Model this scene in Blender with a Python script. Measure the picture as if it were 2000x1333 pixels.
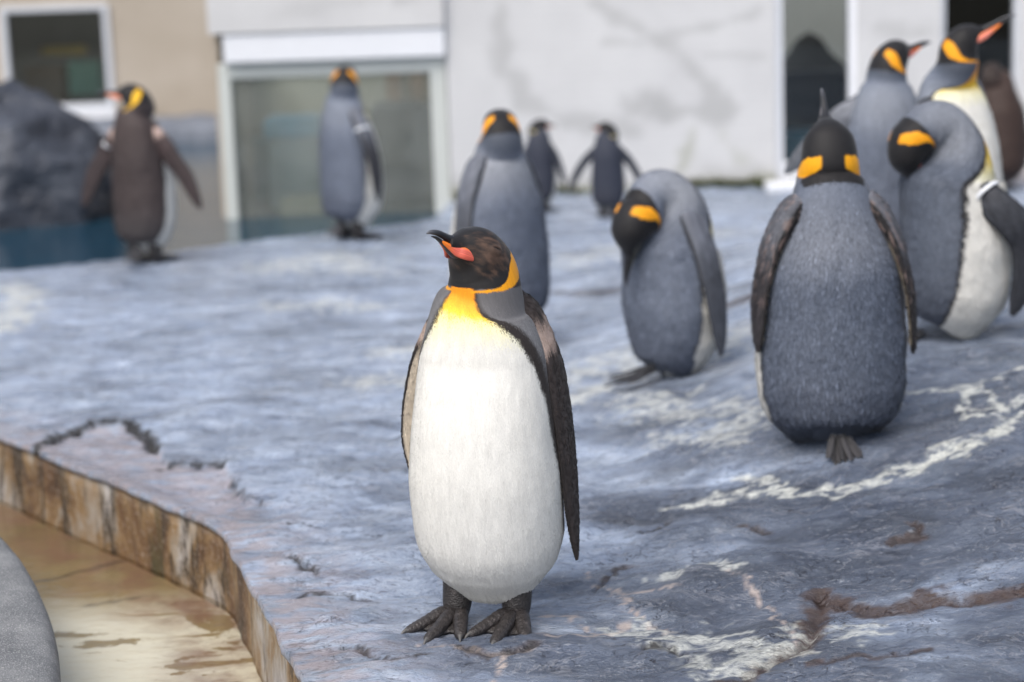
import bpy, math, random
import numpy as np
from mathutils import Matrix, Vector

for o in list(bpy.data.objects):
    bpy.data.objects.remove(o)
scene = bpy.context.scene
COL = scene.collection
rng = np.random.default_rng(7)
random.seed(7)
R = math.radians

# ------------------------------------------------------------------ camera
cd = bpy.data.cameras.new('camera')
cam = bpy.data.objects.new('camera', cd)
COL.objects.link(cam)
PITCH, ROLL = R(11.1), R(2.0)
fw = np.array([0, math.cos(PITCH), -math.sin(PITCH)])
u0 = np.array([0, math.sin(PITCH), math.cos(PITCH)])
r0 = np.array([1., 0, 0])
cu = u0 * math.cos(ROLL) + r0 * math.sin(ROLL)
cr = r0 * math.cos(ROLL) - u0 * math.sin(ROLL)
m = Matrix.Identity(4)
for i in range(3):
    m[i][0], m[i][1], m[i][2] = cr[i], cu[i], -fw[i]
m[0][3], m[1][3], m[2][3] = 0, -4.1, 1.43
cam.matrix_world = m
cd.sensor_width = 36
cd.lens = 70
cd.clip_end = 500
cd.dof.use_dof = True
cd.dof.focus_distance = 4.16
cd.dof.aperture_fstop = 2.0
scene.camera = cam

# ------------------------------------------------------------------ light
w = bpy.data.worlds.new('World')
scene.world = w
w.use_nodes = True
nt = w.node_tree
nt.nodes.clear()
sky = nt.nodes.new('ShaderNodeTexSky')
sky.sky_type = 'NISHITA'
sky.sun_disc = False
sky.sun_elevation = R(48)
sky.sun_rotation = R(-30)
sky.air_density = 1.0
sky.dust_density = 3.0
hs = nt.nodes.new('ShaderNodeHueSaturation')      # thin overcast: the blue is washed out
hs.inputs['Saturation'].default_value = 0.58
bg = nt.nodes.new('ShaderNodeBackground')
bg.inputs['Strength'].default_value = 0.15
wo = nt.nodes.new('ShaderNodeOutputWorld')
nt.links.new(sky.outputs[0], hs.inputs['Color'])
nt.links.new(hs.outputs[0], bg.inputs['Color'])
nt.links.new(bg.outputs[0], wo.inputs[0])
sl = bpy.data.lights.new('sun', 'SUN')
sl.energy = 1.2
sl.angle = R(40)
sl.color = (1.0, 0.95, 0.88)
sun = bpy.data.objects.new('sun', sl)
COL.objects.link(sun)
SUN_DIR = Vector((-0.34, -0.52, 0.86)).normalized()    # towards the sun, behind the camera's left shoulder
sun.rotation_euler = SUN_DIR.to_track_quat('Z', 'Y').to_euler()
sky.sun_elevation = math.asin(SUN_DIR.z)
sky.sun_rotation = math.atan2(SUN_DIR.x, SUN_DIR.y)
vs = scene.view_settings
vs.view_transform = 'Standard'
vs.look = 'None'
vs.gamma = 1
vs.exposure = 0.54
vs.use_curve_mapping = False

# ------------------------------------------------------------------ helpers
def tag(o, label=None, cat=None, group=None, kind=None):
    if label: o['label'] = label
    if cat: o['category'] = cat
    if group: o['group'] = group
    if kind: o['kind'] = kind
    return o

def empty(name, loc=(0, 0, 0)):
    o = bpy.data.objects.new(name, None)
    COL.objects.link(o)
    o.location = loc
    o.empty_display_size = .05
    return o

def mesh_np(name, V, F4=None, F3=None, cols=None, flow=None, attrs=None, mats=(), midx=None, smooth=True, parent=None):
    """one mesh object from numpy arrays: quads F4 and triangles F3"""
    me = bpy.data.meshes.new(name)
    V = np.asarray(V, np.float32)
    F4 = np.zeros((0, 4), np.int32) if F4 is None else np.asarray(F4, np.int32).reshape(-1, 4)
    F3 = np.zeros((0, 3), np.int32) if F3 is None else np.asarray(F3, np.int32).reshape(-1, 3)
    n4, n3 = len(F4), len(F3)
    me.vertices.add(len(V)); me.vertices.foreach_set('co', V.ravel())
    me.loops.add(n4 * 4 + n3 * 3)
    me.loops.foreach_set('vertex_index', np.concatenate([F4.ravel(), F3.ravel()]).astype(np.int32))
    me.polygons.add(n4 + n3)
    st = np.concatenate([np.arange(n4) * 4, n4 * 4 + np.arange(n3) * 3]).astype(np.int32)
    me.polygons.foreach_set('loop_start', st)
    me.polygons.foreach_set('use_smooth', np.full(n4 + n3, smooth, bool))
    for mt in mats: me.materials.append(mt)
    if midx is not None: me.polygons.foreach_set('material_index', np.asarray(midx, np.int32))
    if cols is not None:
        a = me.attributes.new('Col', 'FLOAT_COLOR', 'POINT')
        c = np.ones((len(V), 4), np.float32); c[:, :3] = cols
        a.data.foreach_set('color', c.ravel())
    if flow is not None:
        a = me.attributes.new('flow', 'FLOAT_VECTOR', 'POINT')
        a.data.foreach_set('vector', np.asarray(flow, np.float32).ravel())
    for k, v in (attrs or {}).items():
        a = me.attributes.new(k, 'FLOAT', 'POINT')
        a.data.foreach_set('value', np.asarray(v, np.float32).ravel())
    me.update(calc_edges=True)
    me.validate()
    o = bpy.data.objects.new(name, me)
    COL.objects.link(o)
    if parent is not None: o.parent = parent
    return o

class MB:
    """collects boxes / prisms for one mesh"""
    def __init__(s): s.v, s.f = [], []
    def box(s, x0, x1, y0, y1, z0, z1, bev=0.0):
        n = len(s.v)
        if bev <= 0:
            s.v += [(x, y, z) for z in (z0, z1) for y in (y0, y1) for x in (x0, x1)]
            s.f += [tuple(n + i for i in q) for q in ((0, 2, 3, 1), (4, 5, 7, 6), (0, 1, 5, 4), (2, 6, 7, 3), (0, 4, 6, 2), (1, 3, 7, 5))]
        else:
            b = bev
            def ring(z, k): return [(x0 + k, y0 + k, z), (x1 - k, y0 + k, z), (x1 - k, y1 - k, z), (x0 + k, y1 - k, z)]
            rs = [ring(z0, b), ring(z0 + b, 0), ring(z1 - b, 0), ring(z1, b)]
            for r_ in rs: s.v += r_
            s.f.append((n + 3, n + 2, n + 1, n)); s.f.append((n + 12, n + 13, n + 14, n + 15))
            for k in range(3):
                for i in range(4):
                    j = (i + 1) % 4
                    s.f.append((n + 4 * k + i, n + 4 * k + j, n + 4 * k + 4 + j, n + 4 * k + 4 + i))
        return s
    def build(s, name, mat, parent=None, smooth=False):
        me = bpy.data.meshes.new(name)
        me.from_pydata(s.v, [], s.f); me.update()
        me.materials.append(mat)
        if smooth:
            for p in me.polygons: p.use_smooth = True
        o = bpy.data.objects.new(name, me); COL.objects.link(o)
        if parent is not None: o.parent = parent
        return o

# numpy gradient noise -------------------------------------------------
_perm = np.random.default_rng(3).permutation(4096)
_ang = np.random.default_rng(4).random(4096) * 2 * np.pi
_gx, _gy = np.cos(_ang), np.sin(_ang)
def noise(x, y, seed=0):
    x = np.asarray(x, float); y = np.asarray(y, float)
    xi = np.floor(x).astype(int); yi = np.floor(y).astype(int)
    xf, yf = x - xi, y - yi
    def g(ix, iy, dx, dy):
        h = _perm[(_perm[(ix + seed * 37) & 4095] + iy) & 4095]
        return _gx[h] * dx + _gy[h] * dy
    sx = xf * xf * xf * (xf * (xf * 6 - 15) + 10); sy = yf * yf * yf * (yf * (yf * 6 - 15) + 10)
    a = g(xi, yi, xf, yf); b = g(xi + 1, yi, xf - 1, yf); c = g(xi, yi + 1, xf, yf - 1); d = g(xi + 1, yi + 1, xf - 1, yf - 1)
    return (a + (b - a) * sx + (c - a) * sy + (a - b - c + d) * sx * sy) * 1.5
def fbm(x, y, o=4, seed=0):
    s = 0; a = 1; f = 1
    for i in range(o):
        s = s + a * noise(x * f, y * f, seed + i); a *= .5; f *= 2.03
    return s
def S(x):
    x = np.clip(x, 0, 1); return x * x * (3 - 2 * x)
def poly_dist(X, Y, pts):
    """distance to a polyline, and the running length of the nearest point"""
    best = np.full(X.shape, 1e9); run = np.zeros(X.shape); acc = 0
    for (x0, y0), (x1, y1) in zip(pts[:-1], pts[1:]):
        dx, dy = x1 - x0, y1 - y0; L2 = dx * dx + dy * dy + 1e-12
        t = np.clip(((X - x0) * dx + (Y - y0) * dy) / L2, 0, 1)
        d = np.hypot(X - x0 - t * dx, Y - y0 - t * dy)
        k = d < best; best = np.where(k, d, best); run = np.where(k, acc + t * L2 ** .5, run); acc += L2 ** .5
    return best, run

# node helpers ---------------------------------------------------------
def new_mat(name):
    mt = bpy.data.materials.new(name); mt.use_nodes = True
    n = mt.node_tree; b = n.nodes['Principled BSDF']
    return mt, n, b
class NG:
    def __init__(s, n): s.n = n
    def __call__(s, kind, **kw):
        nd = s.n.nodes.new('ShaderNode' + kind)
        for k, v in kw.items():
            if k.startswith('_'): setattr(nd, k[1:], v)
            else: nd.inputs[k.replace('__', ' ')].default_value = v
        return nd
    def link(s, a, b): s.n.links.new(a, b)
    def noise(s, vec, scale, detail=4, rough=.55, dist=0):
        t = s('TexNoise', Scale=scale, Detail=detail, Roughness=rough, Distortion=dist)
        if vec is not None: s.link(vec, t.inputs['Vector'])
        return t.outputs['Fac']
    def ramp(s, fac, stops):
        t = s('ValToRGB'); cr_ = t.color_ramp
        while len(cr_.elements) < len(stops): cr_.elements.new(.5)
        for e, (p, c) in zip(cr_.elements, stops):
            e.position = p; e.color = (c, c, c, 1) if not hasattr(c, '__len__') else (*c, 1)
        s.link(fac, t.inputs[0]); return t.outputs[0]
    def mix(s, fac, a, b, blend='MIX'):
        t = s('Mix', _data_type='RGBA', _blend_type=blend)
        for sock, v in ((t.inputs[0], fac), (t.inputs[6], a), (t.inputs[7], b)):
            if hasattr(v, 'is_linked') or isinstance(v, bpy.types.NodeSocket): s.link(v, sock)
            else: sock.default_value = v if not hasattr(v, '__len__') else (*v, 1)
        return t.outputs[2]
    def math(s, op, a, b=0.):
        t = s('Math', _operation=op)
        for sock, v in ((t.inputs[0], a), (t.inputs[1], b)):
            if isinstance(v, bpy.types.NodeSocket): s.link(v, sock)
            else: sock.default_value = v
        return t.outputs[0]
    def attr(s, name): return s('Attribute', _attribute_name=name)
    def mapping(s, vec, scale=(1, 1, 1), rot=(0, 0, 0)):
        t = s('Mapping'); t.inputs['Scale'].default_value = scale; t.inputs['Rotation'].default_value = rot
        s.link(vec, t.inputs['Vector']); return t.outputs[0]
    def obj(s): return s('TexCoord').outputs['Object']
    def bump(s, h, strength, dist, bsdf):
        t = s('Bump', Strength=strength, Distance=dist); s.link(h, t.inputs['Height'])
        s.link(t.outputs[0], bsdf.inputs['Normal'])

def plain(name, col, rough=.6, var=.15, scale=30, bump=.1, metal=0):
    mt, n, b = new_mat(name); g = NG(n); v = g.obj()
    f = g.noise(v, scale, 5)
    c = g.mix(f, tuple(x * (1 - var) for x in col), tuple(min(1, x * (1 + var)) for x in col))
    g.link(c, b.inputs['Base Color']); b.inputs['Roughness'].default_value = rough; b.inputs['Metallic'].default_value = metal
    g.bump(g.noise(v, scale * 4, 4), bump, .003, b)
    return mt

def mat_plumage():
    mt, n, b = new_mat('plumage'); g = NG(n)
    c = g.attr('Col').outputs['Color']; fl = g.attr('flow').outputs['Vector']
    f1 = g.noise(g.mapping(fl, (220, 38, 1)), 1.0, 3)
    f2 = g.noise(g.mapping(fl, (60, 16, 1)), 1.0, 3)
    k = g.ramp(f1, [(.25, .92), (.75, 1.07)]); k2 = g.ramp(f2, [(.3, .92), (.7, 1.06)])
    cc = g.mix(1., g.mix(1., c, k, 'MULTIPLY'), k2, 'MULTIPLY')
    g.link(cc, b.inputs['Base Color'])
    b.inputs['Roughness'].default_value = .62
    b.inputs['Specular IOR Level'].default_value = .35
    b.inputs['Sheen Weight'].default_value = .12
    b.inputs['Sheen Roughness'].default_value = .4
    g.bump(g.math('ADD', f1, g.math('MULTIPLY', f2, .6)), .22, .002, b)
    return mt
def mat_skin():
    mt, n, b = new_mat('foot_skin'); g = NG(n)
    c = g.attr('Col').outputs['Color']; v = g.obj()
    vo = g('TexVoronoi', Scale=230.); g.link(v, vo.inputs['Vector'])
    f = g.noise(v, 60, 4)
    k = g.ramp(f, [(.3, .6), (.62, 1.1), (.75, 2.4)])
    g.link(g.mix(1., c, k, 'MULTIPLY'), b.inputs['Base Color'])
    b.inputs['Roughness'].default_value = .46
    g.bump(g.math('ADD', vo.outputs['Distance'], f), .5, .003, b)
    return mt
def mat_bill():
    mt, n, b = new_mat('bill_horn'); g = NG(n)
    c = g.attr('Col').outputs['Color']; fl = g.attr('flow').outputs['Vector']
    f = g.noise(g.mapping(fl, (300, 14, 1)), 1., 3)
    g.link(g.mix(1., c, g.ramp(f, [(.3, .7), (.7, 1.35)]), 'MULTIPLY'), b.inputs['Base Color'])
    b.inputs['Roughness'].default_value = .33
    g.bump(f, .25, .002, b)
    return mt
M_PLUM, M_SKIN, M_BILL = mat_plumage(), mat_skin(), mat_bill()
M_EYE = plain('eye_gloss', (.01, .008, .007), .12, .1, 30, 0)
M_CLAW = plain('claw_horn', (.10, .095, .09), .4, .5, 160, .3)
M_BAND = plain('band_plastic', (.75, .77, .80), .35, .05, 30, .02)

# ================================================================== terrain
CRACKS = {  # (points, half width m, depth m, brown, dark)
 'arc': ([(-1.46, 1.66), (-1.44, 1.83), (-1.43, 1.96), (-1.35, 2.11), (-1.24, 2.11), (-1.15, 1.94), (-1.09, 1.76)], .019, .014, .02, 1.),
 'edge2': ([(-1.04, 1.53), (-1.0, 1.57), (-0.91, 1.56), (-0.83, 1.54)], .012, .022, .1, .9),
 'c': ([(-0.8, 1.32), (-0.74, 1.16), (-0.69, 1.08)], .007, .014, .1, .8),
 'd': ([(-0.61, 0.56), (-0.55, 0.52), (-0.48, 0.43)], .008, .02, .1, .9),
 'e': ([(0.66, 0.11), (0.72, 0.06), (0.75, 0.01), (0.82, 0.02), (0.87, 0.04), (0.98, 0.01), (1.13, 0.02), (1.6, .12)], .026, .018, 1., .2),
 'e2': ([(0.67, 0.12), (0.64, -0.0), (0.61, -0.12), (0.57, -0.2), (0.5, -0.27), (0.4, -0.39), (.2, -.7)], .02, .014, 1., .2),
 'f': ([(0.25, -0.16), (0.3, -0.14), (0.33, -0.18)], .008, .016, .2, .9),
 'g': ([(-0.13, -0.15), (-0.07, -0.19), (-0.02, -0.18), (0.03, -0.15)], .009, .012, .7, .7),
 'g2': ([(0.59, -0.31), (0.69, -0.32), (0.81, -0.3)], .008, .012, .9, .4),
 'k1': ([(.17, .25), (.22, .37), (.26, .38)], .007, .012, .8, .5),
 'k2': ([(.30, .62), (.36, .64), (.37, .68)], .006, .012, .4, .9),
 'k3': ([(.55, .58), (.59, .52)], .012, .012, .7, .6),
 'k4': ([(.86, .33), (.94, .36), (.93, .42)], .01, .012, .9, .5),
 'k5': ([(-.50, .24), (-.42, .28), (-.36, .26)], .007, .015, .5, .8),
 'k6': ([(-.38, -.12), (-.28, -.2), (-.2, -.19)], .006, .012, .6, .7),
 'k7': ([(-.62, .86), (-.50, .80)], .005, .01, .3, .7),
 'lines': ([(.55, 2.9), (.8, 3.1), (1.0, 3.0)], .03, .02, .8, .4),
 'far': ([(.2, 4.2), (.5, 4.0), (.62, 3.6)], .04, .03, .5, .5),
}
VEINS = [[(0.15, 0.39), (0.19, 0.26), (0.25, 0.09), (0.32, -0.07)], [(0.05, 0.05), (0.11, 0.08), (0.15, -0.08)],
 [(0.48, 0.27), (0.54, 0.05), (0.57, -0.17)], [(-0.07, -0.33), (-0.04, -0.21), (-0.01, -0.18)],
 [(0.03, -0.1), (0.1, -0.09), (0.19, -0.06), (0.24, 0.04)], [(-.21, -.12), (-.13, -.16), (-.04, -.19), (.05, -.16)],
 [(.19, .26), (.24, .2), (.3, .19), (.38, .22)]]
GUANO = [
 ([(.89, .77), (.98, .86), (1.12, .83), (1.22, .92)], .016, 1.), ([(.68, .77), (.80, .74), (.92, .80)], .014, 1.), ([(1.21, 1.3), (1.30, 1.25), (1.38, 1.30)], .012, 1.), ([(1.24, 1.12), (1.33, 1.10), (1.40, 1.18)], .014, 1.),
 ([(.44, .86), (.52, .88), (.6, .86)], .02, 1.), ([(1.05, .88), (1.12, .93), (1.2, .92)], .014, .9),  # points, half width, strength
 ([(0.39, 0.84), (0.54, 0.83), (0.64, 0.84), (0.68, 0.76), (0.77, 0.79), (0.89, 0.77), (1.01, 0.81), (1.08, 0.87), (1.18, 0.87), (1.28, 0.96)], .026, 1.1),
 ([(0.60, 0.98), (0.65, 0.90), (0.70, 0.78)], .026, 1.2),
 ([(1.1, 1.34), (1.21, 1.3), (1.29, 1.36), (1.47, 1.43)], .02, 1.2), ([(1.28, 1.34), (1.22, 1.16), (1.23, 1.09), (1.29, 1.02)], .018, 1.2),
 ([(1.28, 1.34), (1.31, 1.22), (1.29, 1.05)], .015, 1.1), ([(1.11, 0.89), (1.26, 0.91), (1.36, 1.08)], .02, 1.),
 ([(0.24, 2.61), (0.36, 2.78), (0.44, 2.43)], .13, .75), ([(0.38, 1.96), (0.53, 1.67), (0.71, 1.58)], .12, .65), ([(0.21, 2.16), (0.3, 2.36)], .08, 1.),
 ([(.45, 1.45), (.6, 1.3), (.66, 1.5)], .1, .7), ([(.62, 2.4), (.8, 2.6)], .12, .8),
 ([(0.24, -0.04), (0.3, -0.1), (0.41, -0.11), (0.46, -0.21)], .07, .85), ([(0.37, -0.24), (0.44, -0.29), (0.58, -0.14)], .06, .8),
 ([(0.67, -0.15), (0.73, -0.11)], .05, .8), ([(0.31, 0.26), (0.38, 0.31), (0.46, 0.33), (0.48, 0.27)], .03, .9),
 ([(-2.33, 4.91), (-2.16, 4.67), (-2.07, 4.08), (-2.07, 3.85)], .12, 1.), ([(-0.94, 4.1), (-0.77, 4.19), (-0.63, 4.04)], .16, .9),
 ([(-1.05, 5.23), (-0.86, 5.5), (-0.7, 4.99)], .22, .8), ([(-.5, 2.6), (-.3, 2.5)], .12, .7), ([(-.45, 3.), (-.25, 3.1)], .1, .8),
 ([(.3, 5.0), (.6, 5.4), (1.0, 5.6)], .2, .6), ([(1.3, 4.2), (1.9, 4.0)], .2, .7), ([(2.0, 4.9), (2.3, 5.1)], .2, .7)]
CHAN = [(-7, 7.2), (-3.4, 3.9), (-2.25, 2.72), (-1.84, 2.23), (-1.61, 1.96), (-1.43, 1.72), (-1.28, 1.52), (-1.09, 1.29), (-0.91, 1.05), (-0.8, 0.9), (-0.75, 0.79), (-0.70, 0.61), (-0.63, 0.36), (-0.55, 0.1), (-0.48, -0.17), (-0.43, -0.32), (-0.32, -0.74), (-.18, -1.4), (0.1, -2.6), (.4, -4.2)]
POOL = [(-9, 5.0), (-5, 5.1), (-3.17, 5.31), (-2.73, 5.52), (-2.5, 5.58), (-2.26, 5.63), (-2.07, 5.68), (-1.9, 5.74), (-1.71, 5.98), (-1.5, 6.18), (-1.07, 6.42), (-0.65, 6.72), (-0.38, 7.02), (-.34, 7.5), (-.34, 12)]
BLOCK = [(-1.44, 1.75), (-1.42, 1.95), (-1.34, 2.09), (-1.24, 2.09), (-1.14, 1.92), (-1.08, 1.76), (-1.02, 1.55), (-.85, 1.54), (-.8, 1.3), (-.72, 1.1), (-.8, .92), (-.92, 1.07), (-1.1, 1.30), (-1.29, 1.53)]

def densify(pts, d):
    out = []
    for (x0, y0), (x1, y1) in zip(pts[:-1], pts[1:]):
        k = max(1, int(math.hypot(x1 - x0, y1 - y0) / d))
        out += [(x0 + (x1 - x0) * i / k, y0 + (y1 - y0) * i / k) for i in range(k)]
    return np.array(out + [pts[-1]])
def smooth_line(pts, it=2):
    p = [tuple(q) for q in pts]
    for _ in range(it):
        q = [p[0]]
        for a, b in zip(p[:-1], p[1:]):
            q += [(a[0] * .75 + b[0] * .25, a[1] * .75 + b[1] * .25), (a[0] * .25 + b[0] * .75, a[1] * .25 + b[1] * .75)]
        p = q + [p[-1]]
    return p
CHAN_D = densify(smooth_line(CHAN, 1), .02)
_cn = np.hypot(CHAN_D[:, 0], CHAN_D[:, 1]) < 3.5
CHAN_D[:, 0] += _cn * fbm(CHAN_D[:, 0] * 9, CHAN_D[:, 1] * 9, 3, 21) * .005
CHAN_D[:, 1] += _cn * fbm(CHAN_D[:, 0] * 9 + 40, CHAN_D[:, 1] * 9, 3, 22) * .005
def inside(X, Y, poly):
    c = np.zeros(X.shape, bool); n = len(poly)
    for i in range(n):
        x0, y0 = poly[i]; x1, y1 = poly[(i + 1) % n]
        k = ((y0 > Y) != (y1 > Y)) & (X < (x1 - x0) * (Y - y0) / (y1 - y0 + 1e-12) + x0)
        c ^= k
    return c
def side_chan(X, Y):   # True on the channel's side of its edge
    return inside(X, Y, [tuple(p) for p in CHAN_D[::3]] + [tuple(CHAN_D[-1]), (.4, -9), (-9, -9), (-9, 7.2)])

def base_h(x, y):
    return .23 * S((x - .1) / 1.3) * S((y + .6) / 2.4) * (1 - S((y - 3) / 3.5))
FEET = []     # flat standing spots (x, y, radius)
def terrain_h(X, Y):
    h = base_h(X, Y)
    wx = X + .06 * fbm(X * 2.1, Y * 2.1, 3, 5); wy = Y + .06 * fbm(X * 2.1 + 9, Y * 2.1, 3, 6)
    u_ = wx * math.cos(.35) + wy * math.sin(.35); v_ = -wx * math.sin(.35) + wy * math.cos(.35)
    b = .020 * fbm(u_ * 1.3, v_ * 2.2, 3, 8)
    rid = 1 - np.abs(fbm(u_ * 3.2, v_ * 7.5, 4, 11))
    b = b + .0075 * (rid - .6)
    b = b + .0048 * fbm(u_ * 14, v_ * 30, 4, 14)
    st = fbm(u_ * 2.2 + 4, v_ * 5.0, 3, 17) * 3.0      # broken flake steps
    b = b + .006 * (np.floor(st) + S((st - np.floor(st)) * 5 - 4.) ) * np.exp(-((Y - .6) / 3.) ** 2)
    dch, _ = poly_dist(X, Y, CHAN)
    k = 1 - .85 * np.exp(-(dch / .10) ** 2)
    for fx, fy, fr in FEET: k = k * (1 - .85 * np.exp(-((X - fx) ** 2 + (Y - fy) ** 2) / fr ** 2))
    h = h + b * k
    blk = inside(np.asarray(X, float), np.asarray(Y, float), BLOCK)
    kc = S(dch / .09 - .15)
    h = h - .022 * blk * kc
    for pts, hw, dp, br, dk in CRACKS.values():
        d, run = poly_dist(X, Y, pts)
        wdt = hw * (.85 + .35 * noise(run * 22 + pts[0][0] * 9, run * 0 + pts[0][1] * 7))
        h = h - kc * dp * np.exp(-(d / np.maximum(wdt * .75, .002)) ** 2)
    dp_, _ = poly_dist(X, Y, POOL)
    pin = inside(np.asarray(X, float), np.asarray(Y, float), POOL + [(-9, 12)])
    h = np.where(pin, h - .03 - .9 * np.minimum(dp_, 1.), h - .03 * np.exp(-(dp_ / .12) ** 2))
    return h
def hz(x, y): return float(terrain_h(np.array([float(x)]), np.array([float(y)]))[0])

def graded(segs):
    out = [segs[0][0]]
    for a, b, d0, d1 in segs:
        x = a
        while x < b - 1e-6:
            f = (x - a) / (b - a); x = min(b, x + d0 + (d1 - d0) * f); out.append(x)
    return np.array(out)
# where each penguin stands: x, y (z comes from the rock)
PLACES = dict(main=(-.06, .06), left=(-1.76, 5.50), bay=(-.80, 6.05), behind=(-.03, 3.10), small_a=(.19, 6.9), small_b=(.545, 6.55),
              preen_mid=(.52, 2.25), right=(.85, 1.10), preen_right=(1.345, 1.88), back_far=(1.33, 2.85), pale=(1.475, 2.45), chick=(2.76, 7.1))
for k_, (x_, y_) in PLACES.items(): FEET.append((x_, y_, .16))

# ---- rock sheet
gx = graded([(-9, -3, .5, .06), (-3, -1.5, .045, .011), (-1.5, 1.5, .0105, .0105), (1.5, 3.4, .0115, .06), (3.4, 9, .06, .6)])
gy = graded([(-8, -.7, .8, .02), (-.7, 1.3, .0105, .0105), (1.3, 2.3, .0105, .0115), (2.3, 3., .0125, .02), (3., 9.2, .02, .06)])
X, Y = np.meshgrid(gx, gy)
nx, ny = len(gx), len(gy)
ch_in = side_chan(X, Y)
idx = np.arange(nx * ny).reshape(ny, nx)
Q = np.stack([idx[:-1, :-1], idx[:-1, 1:], idx[1:, 1:], idx[1:, :-1]], -1).reshape(-1, 4)
fin = ch_in.ravel()[Q]
Q = Q[~fin.all(1)]
fin = ch_in.ravel()[Q]
snap = np.unique(Q[fin])
xf, yf = X.ravel().copy(), Y.ravel().copy()
def nearest_on(px, py, line):
    bx = np.zeros_like(px); by = np.zeros_like(py); bd = np.full(px.shape, 1e9)
    for (x0, y0), (x1, y1) in zip(line[:-1], line[1:]):
        dx, dy = x1 - x0, y1 - y0
        t = np.clip(((px - x0) * dx + (py - y0) * dy) / (dx * dx + dy * dy + 1e-12), 0, 1)
        qx, qy = x0 + t * dx, y0 + t * dy; d = np.hypot(px - qx, py - qy); k = d < bd
        bx = np.where(k, qx, bx); by = np.where(k, qy, by); bd = np.where(k, d, bd)
    return bx, by
xf[snap], yf[snap] = nearest_on(xf[snap], yf[snap], CHAN_D)
used = np.unique(Q); remap = np.full(nx * ny, -1); remap[used] = np.arange(len(used))
xf, yf = xf[used], yf[used]; Q = remap[Q]
zf = terrain_h(xf, yf)
# lip of the rock above the concrete
tx = np.gradient(CHAN_D[:, 0]); ty = np.gradient(CHAN_D[:, 1]); tl = np.hypot(tx, ty)
onx, ony = ty / tl, -tx / tl                      # candidate outward normal
k_ = side_chan(CHAN_D[:, 0] + onx * .02, CHAN_D[:, 1] + ony * .02)
sg = np.where(k_.mean() > .5, 1., -1.); onx *= sg; ony *= sg       # towards the channel
CH_Z = terrain_h(CHAN_D[:, 0], CHAN_D[:, 1])
CH_RUN = np.concatenate([[0], np.cumsum(np.hypot(np.diff(CHAN_D[:, 0]), np.diff(CHAN_D[:, 1])))])
rows = []
nz = fbm(CH_RUN * 14, CH_RUN * 0, 3, 31); nz2 = fbm(CH_RUN * 30, CH_RUN * 0 + 5, 2, 33)
for off, dz in ((0, 0), (.004, -.008), (.003, -.018), (-.02, -.030)):
    o_ = off + (0.004 * nz + .002 * nz2) * (dz < 0)
    rows.append(np.stack([CHAN_D[:, 0] + onx * o_, CHAN_D[:, 1] + ony * o_, CH_Z + dz + .004 * nz * (dz < 0)], -1))
nl = len(CHAN_D); n0 = len(xf)
LV = np.concatenate(rows); li = n0 + np.arange(4 * nl).reshape(4, nl)
LQ = np.stack([li[:-1, :-1], li[1:, :-1], li[1:, 1:], li[:-1, 1:]], -1).reshape(-1, 4)
TV = np.concatenate([np.stack([xf, yf, zf], -1), LV]); TQ = np.concatenate([Q, LQ])
# marks on the rock, each with a shape of its own
tx_, ty_ = TV[:, 0], TV[:, 1]
guano = np.zeros(len(TV)); brown = np.zeros(len(TV)); dark = np.zeros(len(TV)); vein = np.zeros(len(TV))
sp = fbm(tx_ * 13, ty_ * 30, 5, 41)
sp2 = fbm(tx_ * 34, ty_ * 60, 3, 45)
wxx = tx_ + .016 * fbm(tx_ * 22, ty_ * 22, 3, 46); wyy = ty_ + .012 * fbm(tx_ * 22 + 7, ty_ * 22, 3, 47)
for pts, hw, st in GUANO:
    d, run = poly_dist(wxx, wyy, pts)
    guano = np.maximum(guano, st * S((.85 - d / hw + np.where(hw < .04, .55, 1.05) * sp + .7 * sp2) * 1.5))
for pts, hw, dp, br, dk in CRACKS.values():
    d, run = poly_dist(wxx, wyy, pts)
    brown = np.maximum(brown, br * S(1.8 - d / (hw * 1.1) + .9 * sp))
    dark = np.maximum(dark, dk * S(1.9 - d / (hw * .72) + .12 * sp2))
for pts in VEINS:
    d, run = poly_dist(wxx, wyy, pts)
    vein = np.maximum(vein, S(1.3 - d / (.0055 * (1 + .7 * noise(run * 25, run * 0 + pts[0][0] * 20))) + .3 * sp2))
dl, _ = poly_dist(tx_, ty_, CHAN)
rim = np.exp(-(dl / .2) ** 2) * S(.55 + .9 * sp)                # pinkish rock exposed along the edge and in the broken patch
rim = np.maximum(rim, .9 * inside(tx_, ty_, BLOCK) * S(.75 + .6 * sp))

dshade = fbm(tx_ * 1.6, ty_ * 2.6, 4, 49)
damp_shade = S(.46 + (tx_ - .15) * 1.1 - np.maximum(ty_ - .9, 0) * .55 + 1.0 * dshade) * S((3.2 - ty_) / 2.5)  # near right: damp slate and fainter sky light, both painted as darker rock

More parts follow.
